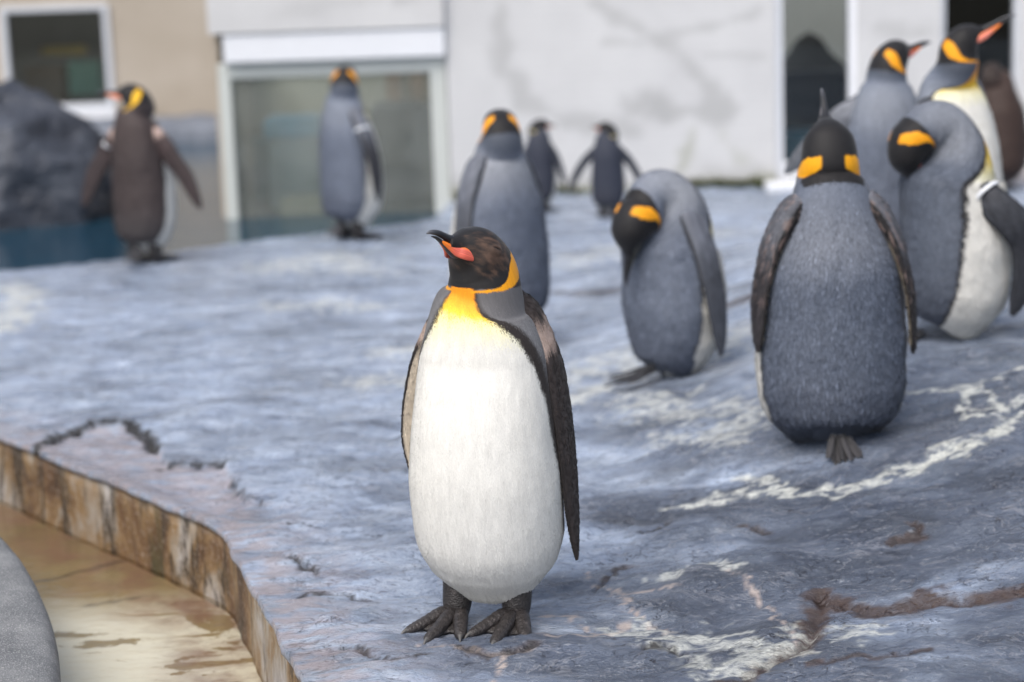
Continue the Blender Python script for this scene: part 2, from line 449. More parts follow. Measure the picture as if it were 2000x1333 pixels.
def mat_rock():
    mt, n, b = new_mat('slate_rock'); g = NG(n); v = g.obj()
    big = g.noise(v, .9, 4, .55)
    st = g.noise(g.mapping(v, (5, 13, 5), (0, 0, R(-20))), 1., 6, .62, .6)
    fine = g.noise(g.mapping(v, (55, 120, 60), (0, 0, R(-20))), 1., 6, .72, .5)
    spk = g.noise(v, 420., 2, .6)
    c = g.ramp(st, [(.25, (.098, .124, .185)), (.42, (.262, .318, .425)), (.58, (.380, .446, .560)), (.78, (.53, .59, .69))])
    c = g.mix(1., c, g.ramp(big, [(.3, .78), (.7, 1.2)]), 'MULTIPLY')
    c = g.mix(1., c, g.ramp(g.noise(g.mapping(v, (2.6, 5.5, 1), (0, 0, R(-20))), 1., 4, .5, .7), [(.35, .68), (.48, 1.0), (.66, 1.22)]), 'MULTIPLY')
    c = g.mix(g.math('MULTIPLY', g.attr('damp_shade').outputs['Fac'], .92), c, g.mix(1., c, (.21, .22, .25), 'MULTIPLY'))   # darker damp slate, plus weaker sky reflection painted into the colour
    c = g.mix(g.math('MULTIPLY', g.ramp(fine, [(.36, 1.), (.46, 0.)]), .7), c, (.055, .068, .10))
    c = g.mix(g.math('MULTIPLY', g.ramp(fine, [(.58, 0.), (.70, 1.)]), .6), c, (.50, .53, .57))
    pt = g.noise(g.mapping(v, (95, 170, 95), (0, 0, R(-24))), 1., 4, .6, .8)
    c = g.mix(g.math('MULTIPLY', g.math('MULTIPLY', g.ramp(pt, [(.34, 1.), (.40, 0.)]), g.ramp(g.noise(v, 4.5, 4, .6), [(.50, 0.), (.62, .8)])), .8), c, (.035, .040, .055))      # small dark pits between the flakes
    # thin lines of rust and pale mineral through the slate
    ln = g.noise(g.mapping(v, (7, 15, 7), (0, 0, R(-28))), 1., 5, .6, 1.6)
    band = g.math('MULTIPLY', g.ramp(ln, [(.492, 0.), (.5, 1.), (.508, 0.)]), g.ramp(g.noise(v, 5., 3), [(.45, 0.), (.58, 1.)]))
    c = g.mix(g.math('MULTIPLY', band, .85), c, (.035, .018, .016))
    ln2 = g.noise(g.mapping(v, (4, 9, 4), (0, 0, R(12))), 1., 5, .6, 1.2)
    c = g.mix(g.math('MULTIPLY', g.ramp(ln2, [(.465, 0.), (.48, 1.), (.495, 0.)]), .35), c, (.40, .40, .43))
    c = g.mix(g.ramp(spk, [(.70, 0.), (.78, .5)]), c, (.5, .5, .5))
    c = g.mix(g.math('MULTIPLY', g.attr('rim').outputs['Fac'], .75), c, g.mix(fine, (.26, .20, .20), (.50, .43, .43)))
    bm = g.math('MULTIPLY', g.attr('brown').outputs['Fac'], g.ramp(fine, [(.3, 1.), (.75, .72)]))
    c = g.mix(bm, c, g.mix(st, (.030, .014, .009), (.095, .048, .028)))
    ve = g.attr('vein').outputs['Fac']
    c = g.mix(g.math('MULTIPLY', ve, g.ramp(st, [(.3, .35), (.5, 1.)])), c, (.50, .42, .38))
    gu = g.math('MULTIPLY', g.attr('guano').outputs['Fac'], g.ramp(fine, [(.32, .15), (.55, 1.)]))
    c = g.mix(g.math('MULTIPLY', gu, .82), c, g.mix(big, (.78, .80, .79), (.78, .78, .66)))
    c = g.mix(g.attr('dark').outputs['Fac'], c, (.014, .012, .012))
    g.link(c, b.inputs['Base Color'])
    ro = g.ramp(g.noise(v, 3.5, 5), [(.3, .16), (.7, .38)])
    g.link(ro, b.inputs['Roughness'])
    b.inputs['Specular IOR Level'].default_value = .75
    h = g.math('ADD', g.math('MULTIPLY', fine, .8), g.math('ADD', g.math('MULTIPLY', st, .45), g.math('MULTIPLY', pt, .45)))
    g.bump(g.math('SUBTRACT', h, g.math('MULTIPLY', band, .8)), .85, .010, b)
    return mt
M_ROCK = mat_rock()
rock = mesh_np('rock_ground', TV, TQ, mats=[M_ROCK], attrs=dict(guano=guano, brown=brown, dark=dark, vein=vein, rim=rim, damp_shade=damp_shade))
tag(rock, kind='structure')

# ---- concrete side of the channel, its floor, its water
WATER_Z, FLOOR_Z = -.222, -.236
cz = np.linspace(0, 1, 7)
wr = []
for f in cz:
    top = CH_Z - .026; zz = top + (FLOOR_Z - .02 - top) * f
    wr.append(np.stack([CHAN_D[:, 0] - onx * .010, CHAN_D[:, 1] - ony * .010, zz], -1))
WV = np.concatenate(wr); wi = np.arange(7 * nl).reshape(7, nl)
WQ = np.stack([wi[:-1, :-1], wi[1:, :-1], wi[1:, 1:], wi[:-1, 1:]], -1).reshape(-1, 4)
back = np.concatenate([np.stack([CHAN_D[:, 0] - onx * .07, CHAN_D[:, 1] - ony * .07, WV[:nl, 2] - .02], -1), np.stack([CHAN_D[:, 0] - onx * .07, CHAN_D[:, 1] - ony * .07, WV[-nl:, 2]], -1)])
bi = len(WV) + np.arange(2 * nl).reshape(2, nl)
WQ = np.concatenate([WQ, np.stack([wi[0, :-1], wi[0, 1:], bi[0, 1:], bi[0, :-1]], -1), np.stack([bi[0, :-1], bi[0, 1:], bi[1, 1:], bi[1, :-1]], -1)])
WV = np.concatenate([WV, back])
wflow = np.zeros((len(WV), 3)); wflow[:, 0] = np.tile(CH_RUN, 9); wflow[:, 1] = WV[:, 2]
def mat_rust():
    mt, n, b = new_mat('rust_stained_concrete'); g = NG(n); f = g.attr('flow').outputs['Vector']
    a = g.noise(g.mapping(f, (3.2, 2.8, 1)), 1., 5, .65, .5)
    a2 = g.noise(g.mapping(f, (12, 3.2, 1)), 1., 6, .70, .5)
    fi = g.noise(g.mapping(f, (55, 60, 1)), 1., 6, .7)
    c = g.ramp(a, [(.28, (.040, .022, .012)), (.40, (.125, .066, .030)), (.49, (.245, .155, .072)), (.56, (.34, .29, .23)), (.66, (.46, .44, .43))])
    c = g.mix(g.ramp(a2, [(.40, .9), (.50, 0.)]), c, (.038, .026, .015))
    c = g.mix(g.ramp(a2, [(.56, 0.), (.72, .55)]), c, (.30, .175, .075))
    c = g.mix(g.ramp(fi, [(.52, 0.), (.7, .55)]), c, (.42, .36, .30))
    mo = g.noise(g.mapping(f, (5, 1.0, 1)), 1.3, 3)
    c = g.mix(g.ramp(mo, [(.62, 0.), (.70, .7)]), c, (.05, .055, .022))
    g.link(c, b.inputs['Base Color']); b.inputs['Roughness'].default_value = .6
    g.bump(g.math('ADD', fi, a2), .5, .006, b)
    return mt
cw = mesh_np('channel_wall', WV, WQ, mats=[mat_rust()], flow=wflow)
tag(cw, 'rust streaked concrete side wall of the shallow water channel', 'wall')

def mat_chfloor():
    mt, n, b = new_mat('channel_floor'); g = NG(n); v = g.obj()
    a = g.noise(v, 2.6, 5, .6, .4); fi = g.noise(v, 26, 5, .6)
    c = g.ramp(a, [(.30, (.22, .165, .085)), (.45, (.36, .28, .15)), (.58, (.40, .31, .18)), (.72, (.36, .21, .145))])
    c = g.mix(g.math('MULTIPLY', fi, .35), c, (.11, .085, .05))
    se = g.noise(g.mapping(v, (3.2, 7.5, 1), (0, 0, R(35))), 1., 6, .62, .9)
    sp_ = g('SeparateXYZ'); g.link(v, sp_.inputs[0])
    reg = g.ramp(g.math('ADD', g.math('MULTIPLY', sp_.outputs['Y'], -1.2), 1.3), [(.0, 0.), (.35, 1.)])   # pale patches at the lower end paint bright water reflections into the floor
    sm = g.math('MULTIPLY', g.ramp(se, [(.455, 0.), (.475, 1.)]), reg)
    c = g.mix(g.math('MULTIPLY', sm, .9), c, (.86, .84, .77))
    wk = g.noise(g.mapping(v, (8, 8, 1)), 1., 4)
    edge = g.attr('edge').outputs['Fac']
    c = g.mix(g.math('MULTIPLY', edge, g.ramp(wk, [(.4, .1), (.6, .9)])), c, (.26, .15, .11))
    c = g.mix(g.attr('joint').outputs['Fac'], c, (.06, .045, .035))
    g.link(c, b.inputs['Base Color']); b.inputs['Roughness'].default_value = .5
    g.bump(g.math('ADD', fi, se), .3, .004, b)
    return mt
fx_ = graded([(-9, -2.4, .6, .04), (-2.4, .5, .022, .022), (.5, 2, .1, .3)]); fy_ = graded([(-8, -1.2, .7, .04), (-1.2, 3., .022, .022), (3., 7.5, .05, .4)])
FX, FY = np.meshgrid(fx_, fy_)
fi_ = np.arange(FX.size).reshape(FX.shape)
FQ = np.stack([fi_[:-1, :-1], fi_[:-1, 1:], fi_[1:, 1:], fi_[1:, :-1]], -1).reshape(-1, 4)
d1, _ = poly_dist(FX, FY, CHAN); 
jd, _ = poly_dist(FX + .01 * noise(FX * 20, FY * 20), FY + .01 * noise(FX * 20, FY * 20, 3), [(-1.75, .92), (-1.28, 1.22), (-1.10, 1.36)])
jd2, _ = poly_dist(FX, FY, [(-1.15, .95), (-1.0, 1.02)])
keep = (side_chan(FX, FY) | (d1 < .06)).ravel()[FQ].all(1)
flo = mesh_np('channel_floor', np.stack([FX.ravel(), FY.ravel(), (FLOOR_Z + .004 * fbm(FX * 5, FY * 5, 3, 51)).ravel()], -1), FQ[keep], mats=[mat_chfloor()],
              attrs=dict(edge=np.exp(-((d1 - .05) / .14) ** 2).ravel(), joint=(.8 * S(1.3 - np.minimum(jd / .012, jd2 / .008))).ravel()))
tag(flo, kind='structure')

def mat_water(name, col, rough, bs, sc, trans=0.):
    mt, n, b = new_mat(name); g = NG(n); v = g.obj()
    b.inputs['Base Color'].default_value = (*col, 1); b.inputs['Roughness'].default_value = rough
    b.inputs['IOR'].default_value = 1.33; b.inputs['Transmission Weight'].default_value = trans
    g.bump(g.noise(g.mapping(v, (sc, sc * 2.2, sc)), 1., 4, .55, .3), bs, .02, b)
    return mt
def mat_film():
    mt, n, b = new_mat('thin_water_film'); g = NG(n); v = g.obj()
    n.nodes.remove(b)
    tr = g('BsdfTransparent'); gl = g('BsdfGlossy'); gl.inputs['Roughness'].default_value = .04
    tr.inputs['Color'].default_value = (.93, .92, .86, 1)
    fr = g('Fresnel', IOR=1.33); mx = g('MixShader')
    bp = g('Bump', Strength=.35, Distance=.01); g.link(g.noise(g.mapping(v, (14, 22, 1)), 1., 4, .5, .6), bp.inputs['Height'])
    g.link(bp.outputs[0], gl.inputs['Normal']); g.link(bp.outputs[0], fr.inputs['Normal'])
    g.link(fr.outputs[0], mx.inputs[0]); g.link(tr.outputs[0], mx.inputs[1]); g.link(gl.outputs[0], mx.inputs[2])
    g.link(mx.outputs[0], n.nodes['Material Output'].inputs['Surface'])
    return mt
wat = mesh_np('channel_water', np.stack([FX.ravel(), FY.ravel(), np.full(FX.size, WATER_Z)], -1), FQ[keep], mats=[mat_film()])
tag(wat, kind='structure')

# ---- rounded concrete kerb in the near corner of the channel
def kerb():
    c0 = np.array([-5.14, -1.12]); rad = 4.285
    prof = [(-.62, -.30), (-.62, .0), (-.60, .018), (-.06, .022), (-.025, .016), (-.008, .0), (0, -.025), (0, -.30)]
    an = np.linspace(R(-40), R(70), 220)
    V = []
    for dr, z in prof:
        rr = rad + dr
        V.append(np.stack([c0[0] + rr * np.cos(an), c0[1] + rr * np.sin(an), np.full(an.shape, z) + .002 * fbm(an * 30, an * 0 + dr * 9, 3, 61)], -1))
    V = np.concatenate(V); i_ = np.arange(len(V)).reshape(len(prof), -1)
    Q_ = np.stack([i_[:-1, :-1], i_[:-1, 1:], i_[1:, 1:], i_[1:, :-1]], -1).reshape(-1, 4)
    mt, n, b = new_mat('weathered_concrete'); g = NG(n); v = g.obj()
    a = g.noise(v, 7, 6, .65); f = g.noise(v, 110, 5, .7); pit = g.noise(v, 260, 2)
    c = g.ramp(a, [(.3, (.12, .125, .135)), (.5, (.22, .225, .23)), (.7, (.36, .36, .36))])
    c = g.mix(g.math('MULTIPLY', f, .6), c, (.12, .125, .13)); c = g.mix(g.ramp(pit, [(.56, 0.), (.64, .7)]), c, (.46, .45, .44))
    g.link(c, b.inputs['Base Color']); b.inputs['Roughness'].default_value = .8
    g.bump(g.math('ADD', f, pit), .7, .006, b)
    o = mesh_np('concrete_kerb', V, Q_, mats=[mt])
    tag(o, 'curved grey concrete kerb rimming the shallow brown water channel', 'kerb')
kerb()
# ================================================================== penguins
def pchip(t, v, q):
    t = np.asarray(t, float); v = np.asarray(v, float); h = np.diff(t); d = np.diff(v) / h
    mm = np.zeros(len(v)); mm[1:-1] = np.where(d[:-1] * d[1:] > 0, 2 * d[:-1] * d[1:] / np.where(np.abs(d[:-1] + d[1:]) < 1e-9, 1e-9, d[:-1] + d[1:]), 0)
    mm[0], mm[-1] = d[0], d[-1]
    i = np.clip(np.searchsorted(t, q, side='right') - 1, 0, len(h) - 1); s = (q - t[i]) / h[i]
    return (v[i] * (1 + 2 * s) * (1 - s) ** 2 + h[i] * mm[i] * s * (1 - s) ** 2 + v[i + 1] * s * s * (3 - 2 * s) + h[i + 1 - 1] * mm[i + 1] * s * s * (s - 1))
def catmull(t, P, q):
    P = np.asarray(P, float); t = np.asarray(t, float); h = np.diff(t)
    m_ = np.zeros_like(P); d = np.diff(P, axis=0) / h[:, None]
    m_[0], m_[-1] = d[0], d[-1]
    m_[1:-1] = (d[:-1] * h[1:, None] + d[1:] * h[:-1, None]) / (h[1:] + h[:-1])[:, None]
    i = np.clip(np.searchsorted(t, q, side='right') - 1, 0, len(h) - 1); s = ((q - t[i]) / h[i])[:, None]; hh = h[i][:, None]
    return P[i] * (1 + 2 * s) * (1 - s) ** 2 + hh * m_[i] * s * (1 - s) ** 2 + P[i + 1] * s * s * (3 - 2 * s) + hh * m_[i + 1] * s * s * (s - 1)
def nrm(a): return a / np.maximum(np.linalg.norm(a, axis=-1, keepdims=True), 1e-9)
def unit(v): v = np.asarray(v, float); return v / np.linalg.norm(v)

def sweep(st, tq, nseg, power=2.0):
    """st rows: t, p(3), front(3), a, bf, bb  ->  P[nt,nseg,3], centre, tangent, side, front"""
    t = [s[0] for s in st]
    C_ = catmull(t, [s[1] for s in st], tq)
    Fv = catmull(t, [s[2] for s in st], tq)
    T = nrm(np.gradient(C_, axis=0))
    Wg = np.exp(-.5 * ((tq[:, None] - tq[None]) / .028) ** 2) * np.gradient(tq)[None]      # steady the frames where the spine is crowded
    T = nrm(Wg @ T); Fv = nrm(Wg @ Fv)
    Fv = nrm(Fv - T * (Fv * T).sum(1, keepdims=True)); Sd = np.cross(T, Fv)
    a = pchip(t, [s[3] for s in st], tq); bf = pchip(t, [s[4] for s in st], tq); bb = pchip(t, [s[5] for s in st], tq)
    th = np.linspace(-np.pi, np.pi, nseg, endpoint=False)
    sn, cs = np.sin(th), np.cos(th)
    e = 2. / power
    sn_ = np.sign(sn) * np.abs(sn) ** e; cs_ = np.sign(cs) * np.abs(cs) ** e
    b = np.where(cs[None, :] > 0, bf[:, None], bb[:, None])
    P = C_[:, None] + Sd[:, None] * (a[:, None] * sn_[None])[..., None] + Fv[:, None] * (b * cs_[None])[..., None]
    return P, C_, T, Sd, Fv, th
def tube_faces(nt, ns, base=0, cap=True):
    i = base + np.arange(nt * ns).reshape(nt, ns); j = np.roll(i, -1, 1)
    q = np.stack([i[:-1], j[:-1], j[1:], i[1:]], -1).reshape(-1, 4)
    return q

WHITE = np.array([.725, .712, .672]); BLACK = np.array([.011, .010, .011])
ORANGE = np.array([.86, .30, .008]); YELLOW = np.array([.88, .60, .045]); CREAM = np.array([.84, .80, .56])
def lerp(a, b, k): k = np.clip(k, 0, 1)[..., None]; return a * (1 - k) + b * k

def plum_color(t, th, v, p=None, HF=None):
    """plumage pattern in body coordinates: t along the spine (0 tail, 1 bill), th round it (0 = front)"""
    at0 = np.abs(th); at = at0 + .035 * fbm(th * 9., t * 45., 3, 23)
    so = v.get('soft', .06)
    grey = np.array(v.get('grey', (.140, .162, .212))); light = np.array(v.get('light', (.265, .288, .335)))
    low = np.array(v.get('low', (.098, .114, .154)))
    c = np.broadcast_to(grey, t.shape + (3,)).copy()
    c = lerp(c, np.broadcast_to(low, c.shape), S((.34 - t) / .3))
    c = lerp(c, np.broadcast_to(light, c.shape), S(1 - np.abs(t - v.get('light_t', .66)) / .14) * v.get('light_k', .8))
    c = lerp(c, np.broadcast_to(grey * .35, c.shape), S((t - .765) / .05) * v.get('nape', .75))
    # white front and its black border
    tw = np.interp(t, [0, .05, .12, .3, .5, .58, .64, .69, .73, .765, .80, .84], v.get('tw', [2.0, 1.8, 1.72, 1.62, 1.46, 1.30, 1.10, .86, .62, .48, .42, .36]))
    bw = np.interp(t, [0, .3, .45, .58, .7, .78], v.get('bw', [.03, .05, .10, .14, .13, .07]))
    bw = bw * np.where(th < 0, v.get('bw_right', 1.), 1.)
    edge = np.array(v.get('edge', (.016, .015, .017)))
    c = lerp(c, np.broadcast_to(edge, c.shape), S((tw + bw - at) / (so * 1.6) + .5))
    fr = np.broadcast_to(WHITE, c.shape).copy()
    y0 = v.get('y0', .56)
    tf_ = t + .010 * fbm(th * 7., t * 12., 3, 27) - .018 * np.cos(th * 1.3) + .012
    fr = lerp(fr, np.broadcast_to(CREAM, c.shape), S((tf_ - y0 - .02) / .07))
    fr = lerp(fr, np.broadcast_to(YELLOW, c.shape), S((tf_ - y0 - .075) / .06))
    fr = lerp(fr, np.broadcast_to(ORANGE, c.shape), S((tf_ - y0 - .12) / .09))
    c = lerp(c, fr, S((tw - at) / so + .5))
    if v.get('no_hood'): return c
    # hood and ear patches, laid out on the head itself: u along the bill, q up to the crown
    H, d, w_, k = HF
    rel = (p - H) / k; u_ = rel @ d; q_ = rel @ w_
    nz = fbm(u_ * 60 + 3, q_ * 60 + th * 2, 3, 19)
    on = t > .735
    plane = q_ * .90 + u_ * v.get('hood_tilt', .42) + v.get('hood_low', .055)
    face = np.array(v.get('face', BLACK))
    hood = np.broadcast_to(BLACK, c.shape).copy()
    fk = S(1.25 - np.hypot((u_ - .020) / .042, (q_ - .000) / .031) + .5 * nz)
    hood = lerp(hood, np.broadcast_to(face, c.shape), fk * .85)
    hood = lerp(hood, np.broadcast_to(face * 1.6, c.shape), S((nz - .25) / .3) * fk * .35)
    c = lerp(c, hood, S((plane + .0015 * nz) / .0022 + .5) * on)
    es, ek = v.get('ear', (0., 1.))
    path = [(-.036 + es, .026, .007), (-.037 + es, .010, .0150), (-.036 + es, -.010, .0165), (-.027 + es * .6, -.034, .0085), (-.010, -.052, .0030), (.024, -.074, .0015)]
    sd_ = np.full(t.shape, -9.)
    for (x0, y0_, w0), (x1, y1_, w1) in zip(path[:-1], path[1:]):
        dx, dy = x1 - x0, y1_ - y0_
        s_ = np.clip(((u_ - x0) * dx + (q_ - y0_) * dy) / (dx * dx + dy * dy), 0, 1)
        sd_ = np.maximum(sd_, (w0 + (w1 - w0) * s_) * ek - np.hypot(u_ - x0 - s_ * dx, q_ - y0_ - s_ * dy))
    lat = np.abs(rel @ np.cross(w_, d))
    ear = np.broadcast_to(np.array(v.get('earcol', (.88, .36, .006))), c.shape)
    c = lerp(c, ear, S((sd_ + .0012 * nz) / .0025 + .5) * on * S((lat - .020) / .006))
    return c

def head_frame(H, d, upref=(0, 0, 1)):
    d = unit(d); l = unit(np.cross(upref, d)); w_ = unit(np.cross(d, l)); return np.asarray(H, float), d, w_
def head_stations(H, d, w_, k=1., neck=True, nk=1.):
    s = [(.86, H - d * .012 * k - w_ * .014 * k, -w_ * .75 + d * .55, .0565 * k, .060 * k, .053 * k),
         (.905, H + d * .022 * k + w_ * .002 * k, -w_, .050 * k, .050 * k, .044 * k),
         (.945, H + d * .048 * k + w_ * .001 * k, -w_, .0330 * k, .034 * k, .031 * k),
         (.972, H + d * .066 * k - w_ * .003 * k, -w_, .0185 * k, .0205 * k, .0185 * k),
         (1., H + d * .084 * k - w_ * .007 * k, -w_, .012 * k, .011 * k, .010 * k)]
    if neck: s = [(.81, H - d * .034 * k - w_ * .050 * k, None, .060 * k * nk, .058 * k * (.6 + .4 * nk), .055 * k * nk)] + s
    return s
def std_body(front, fat=1., zs=1., lean=(0, 0), sh=1., taper=1.):
    """stations of an upright trunk; front = horizontal facing vector, lean = lateral shift of the shoulders"""
    f = np.array([front[0], front[1], 0.]); f = f / np.linalg.norm(f)
    l = np.array([-f[1], f[0], 0.])
    rows = [(0., -.032, .090, .012, .012, .012), (.010, -.028, .089, .070, .058, .062), (.024, -.025, .094, .098, .082, .087), (.055, -.020, .113, .121, .103, .107), (.10, -.012, .150, .147, .126, .122),
            (.18, .002, .212, .163, .143, .134), (.30, .008, .32, .166, .148, .138), (.42, .004, .43, .158, .140, .134), (.52, -.004, .525, .148, .124, .126),
            (.60, -.010, .60, .139, .108, .114), (.66, -.014, .66, .130, .093, .100), (.715, -.012, .710, .112, .078, .086)]
    out = []
    for t, fy, z, a, bf, bb in rows:
        k = S(z / .6)
        p = f * (fy + lean[1] * k) + l * lean[0] * k + np.array([0, 0, z * zs])
        q = fat if t > .01 else 1
        q = 1 + (q - 1) * (1 - S((t - .5) / .2)) if q != 1 else 1
        g_ = 1 - (1 - sh) * float(S((t - .50) / .22)); g2 = 1 - (1 - sh) * .55 * float(S((t - .50) / .22))
        tp_ = taper + (1 - taper) * float(S(t / .32))
        out.append((t, p, f, a * q * g_ * tp_, bf * q * g2 * tp_, bb * q * g2 * tp_))
    return out, f, l

def loft_strip(ctrl, ns, nt, bulge=2.):
    """flipper / toe style sweep. ctrl: p, chord dir, half width, half thickness, s"""
    t = np.linspace(0, 1, len(ctrl)); q = np.linspace(0, 1, nt)
    C_ = catmull(t, [c[0] for c in ctrl], q); Ch = catmull(t, [c[1] for c in ctrl], q)
    T = nrm(np.gradient(C_, axis=0)); Ch = nrm(Ch - T * (Ch * T).sum(1, keepdims=True)); N = np.cross(T, Ch)
    wd = pchip(t, [c[2] for c in ctrl], q); tk = pchip(t, [c[3] for c in ctrl], q)
    th = np.linspace(0, 2 * np.pi, ns, endpoint=False)
    P = C_[:, None] + Ch[:, None] * (wd[:, None] * np.cos(th)[None])[..., None] + N[:, None] * (tk[:, None] * np.sin(th)[None])[..., None]
    return P, q, th, N
class Body:
    def __init__(s): s.V, s.F, s.F3, s.C, s.U, s.M, s.M3 = [], [], [], [], [], [], []; s.n = 0
    def add_grid(s, P, cols, flow, mi, close=True):
        nt_, ns_ = P.shape[:2]
        s.V.append(P.reshape(-1, 3)); s.C.append(cols.reshape(-1, 3)); s.U.append(flow.reshape(-1, 3))
        f = tube_faces(nt_, ns_, s.n); s.F.append(f); s.M.append(np.full(len(f), mi)); 
        b = s.n; s.n += nt_ * ns_
        for r_, flip in ((0, 1), (nt_ - 1, 0)):
            cen = P[r_].mean(0); s.V.append(cen[None]); s.C.append(cols[r_].mean(0)[None]); s.U.append(flow[r_].mean(0)[None])
            i = b + r_ * ns_ + np.arange(ns_); j = np.roll(i, -1); c = np.full(ns_, s.n); s.n += 1
            s.F3.append(np.stack([j, i, c] if flip else [i, j, c], -1)); s.M3.append(np.full(ns_, mi))
    def add_quads(s, V, Q_, cols, flow, mi):
        s.V.append(V); s.C.append(cols); s.U.append(flow); s.F.append(Q_ + s.n); s.M.append(np.full(len(Q_), mi)); s.n += len(V)
    def build(s, name, parent, mats):
        F3 = np.concatenate(s.F3) if s.F3 else None
        mi = np.concatenate(s.M + s.M3)
        return mesh_np(name, np.concatenate(s.V), np.concatenate(s.F), F3, np.concatenate(s.C), np.concatenate(s.U), mats=mats, midx=mi, parent=parent)

def feathers(bd, P, t, th, colf, n, length, width, lift, rg, tmax=.955, tmin=.02, jit=.12):
    """many small lying feathers grown from the swept skin"""
    nt_, ns_ = P.shape[:2]
    dPt = np.gradient(P, axis=0); dPs = (np.roll(P, -1, 1) - np.roll(P, 1, 1)) * .5
    N = nrm(np.cross(dPs, dPt)); area = np.linalg.norm(np.cross(dPs, dPt), axis=-1)
    ok = (t > tmin) & (t < tmax); wgt = area * ok[:, None]; wgt = wgt.ravel() / wgt.sum()
    # feathers get denser and smaller on the head
    pick = rg.choice(nt_ * ns_, n, p=wgt); ti, si = pick // ns_, pick % ns_
    p = P[ti, si] + dPt[ti, si] * (rg.random(n)[:, None] - .5) + dPs[ti, si] * (rg.random(n)[:, None] - .5)
    nn = N[ti, si]; dr = nrm(-dPt[ti, si]); sd = nrm(dPs[ti, si])
    k = np.interp(t[ti], [0, .6, .76, .84, 1], [1.15, 1., .6, .38, .3])
    L = length * k * (.7 + .6 * rg.random(n)); W_ = width * np.maximum(k, .5) * (.7 + .6 * rg.random(n)); lf = lift * (.3 + 1.4 * rg.random(n))
    dr = nrm(dr + sd * rg.normal(0, .16, n)[:, None])
    sd = np.cross(nn, dr)
    base = p - nn * .0008
    tip = base + dr * L[:, None] + nn * (L * lf)[:, None]
    mid = base + dr * (L * .45)[:, None] + nn * (L * lf * .55 + .0010)[:, None]
    V = np.stack([base, mid - sd * W_[:, None] * .5, tip, mid + sd * W_[:, None] * .5], 1).reshape(-1, 3)
    tj = t[ti] + rg.normal(0, 1, n) * np.where((t[ti] > .54) & (t[ti] < .74) & (np.abs(th[si]) < .9), .010, .003)
    c = colf(tj, th[si] + rg.normal(0, .012, n), p) 
    c = c * np.exp(rg.normal(0, 1, n) * np.where(c[:, 2] > .4, .03, np.where(t[ti] > .8, jit, jit * 1.5)))[:, None]
    c4 = np.repeat(c[:, None], 4, 1); c4[:, 0] *= .9; c4[:, 2] = np.minimum(c4[:, 2] * 1.08, .86)
    q = np.arange(4 * n).reshape(-1, 4)
    fl = np.repeat(np.stack([th[si] * .15, t[ti] * .8, rg.random(n)], -1)[:, None], 4, 1) 
    bd.add_quads(V, q, np.minimum(c4, .87).reshape(-1, 3), fl.reshape(-1, 3), 0)

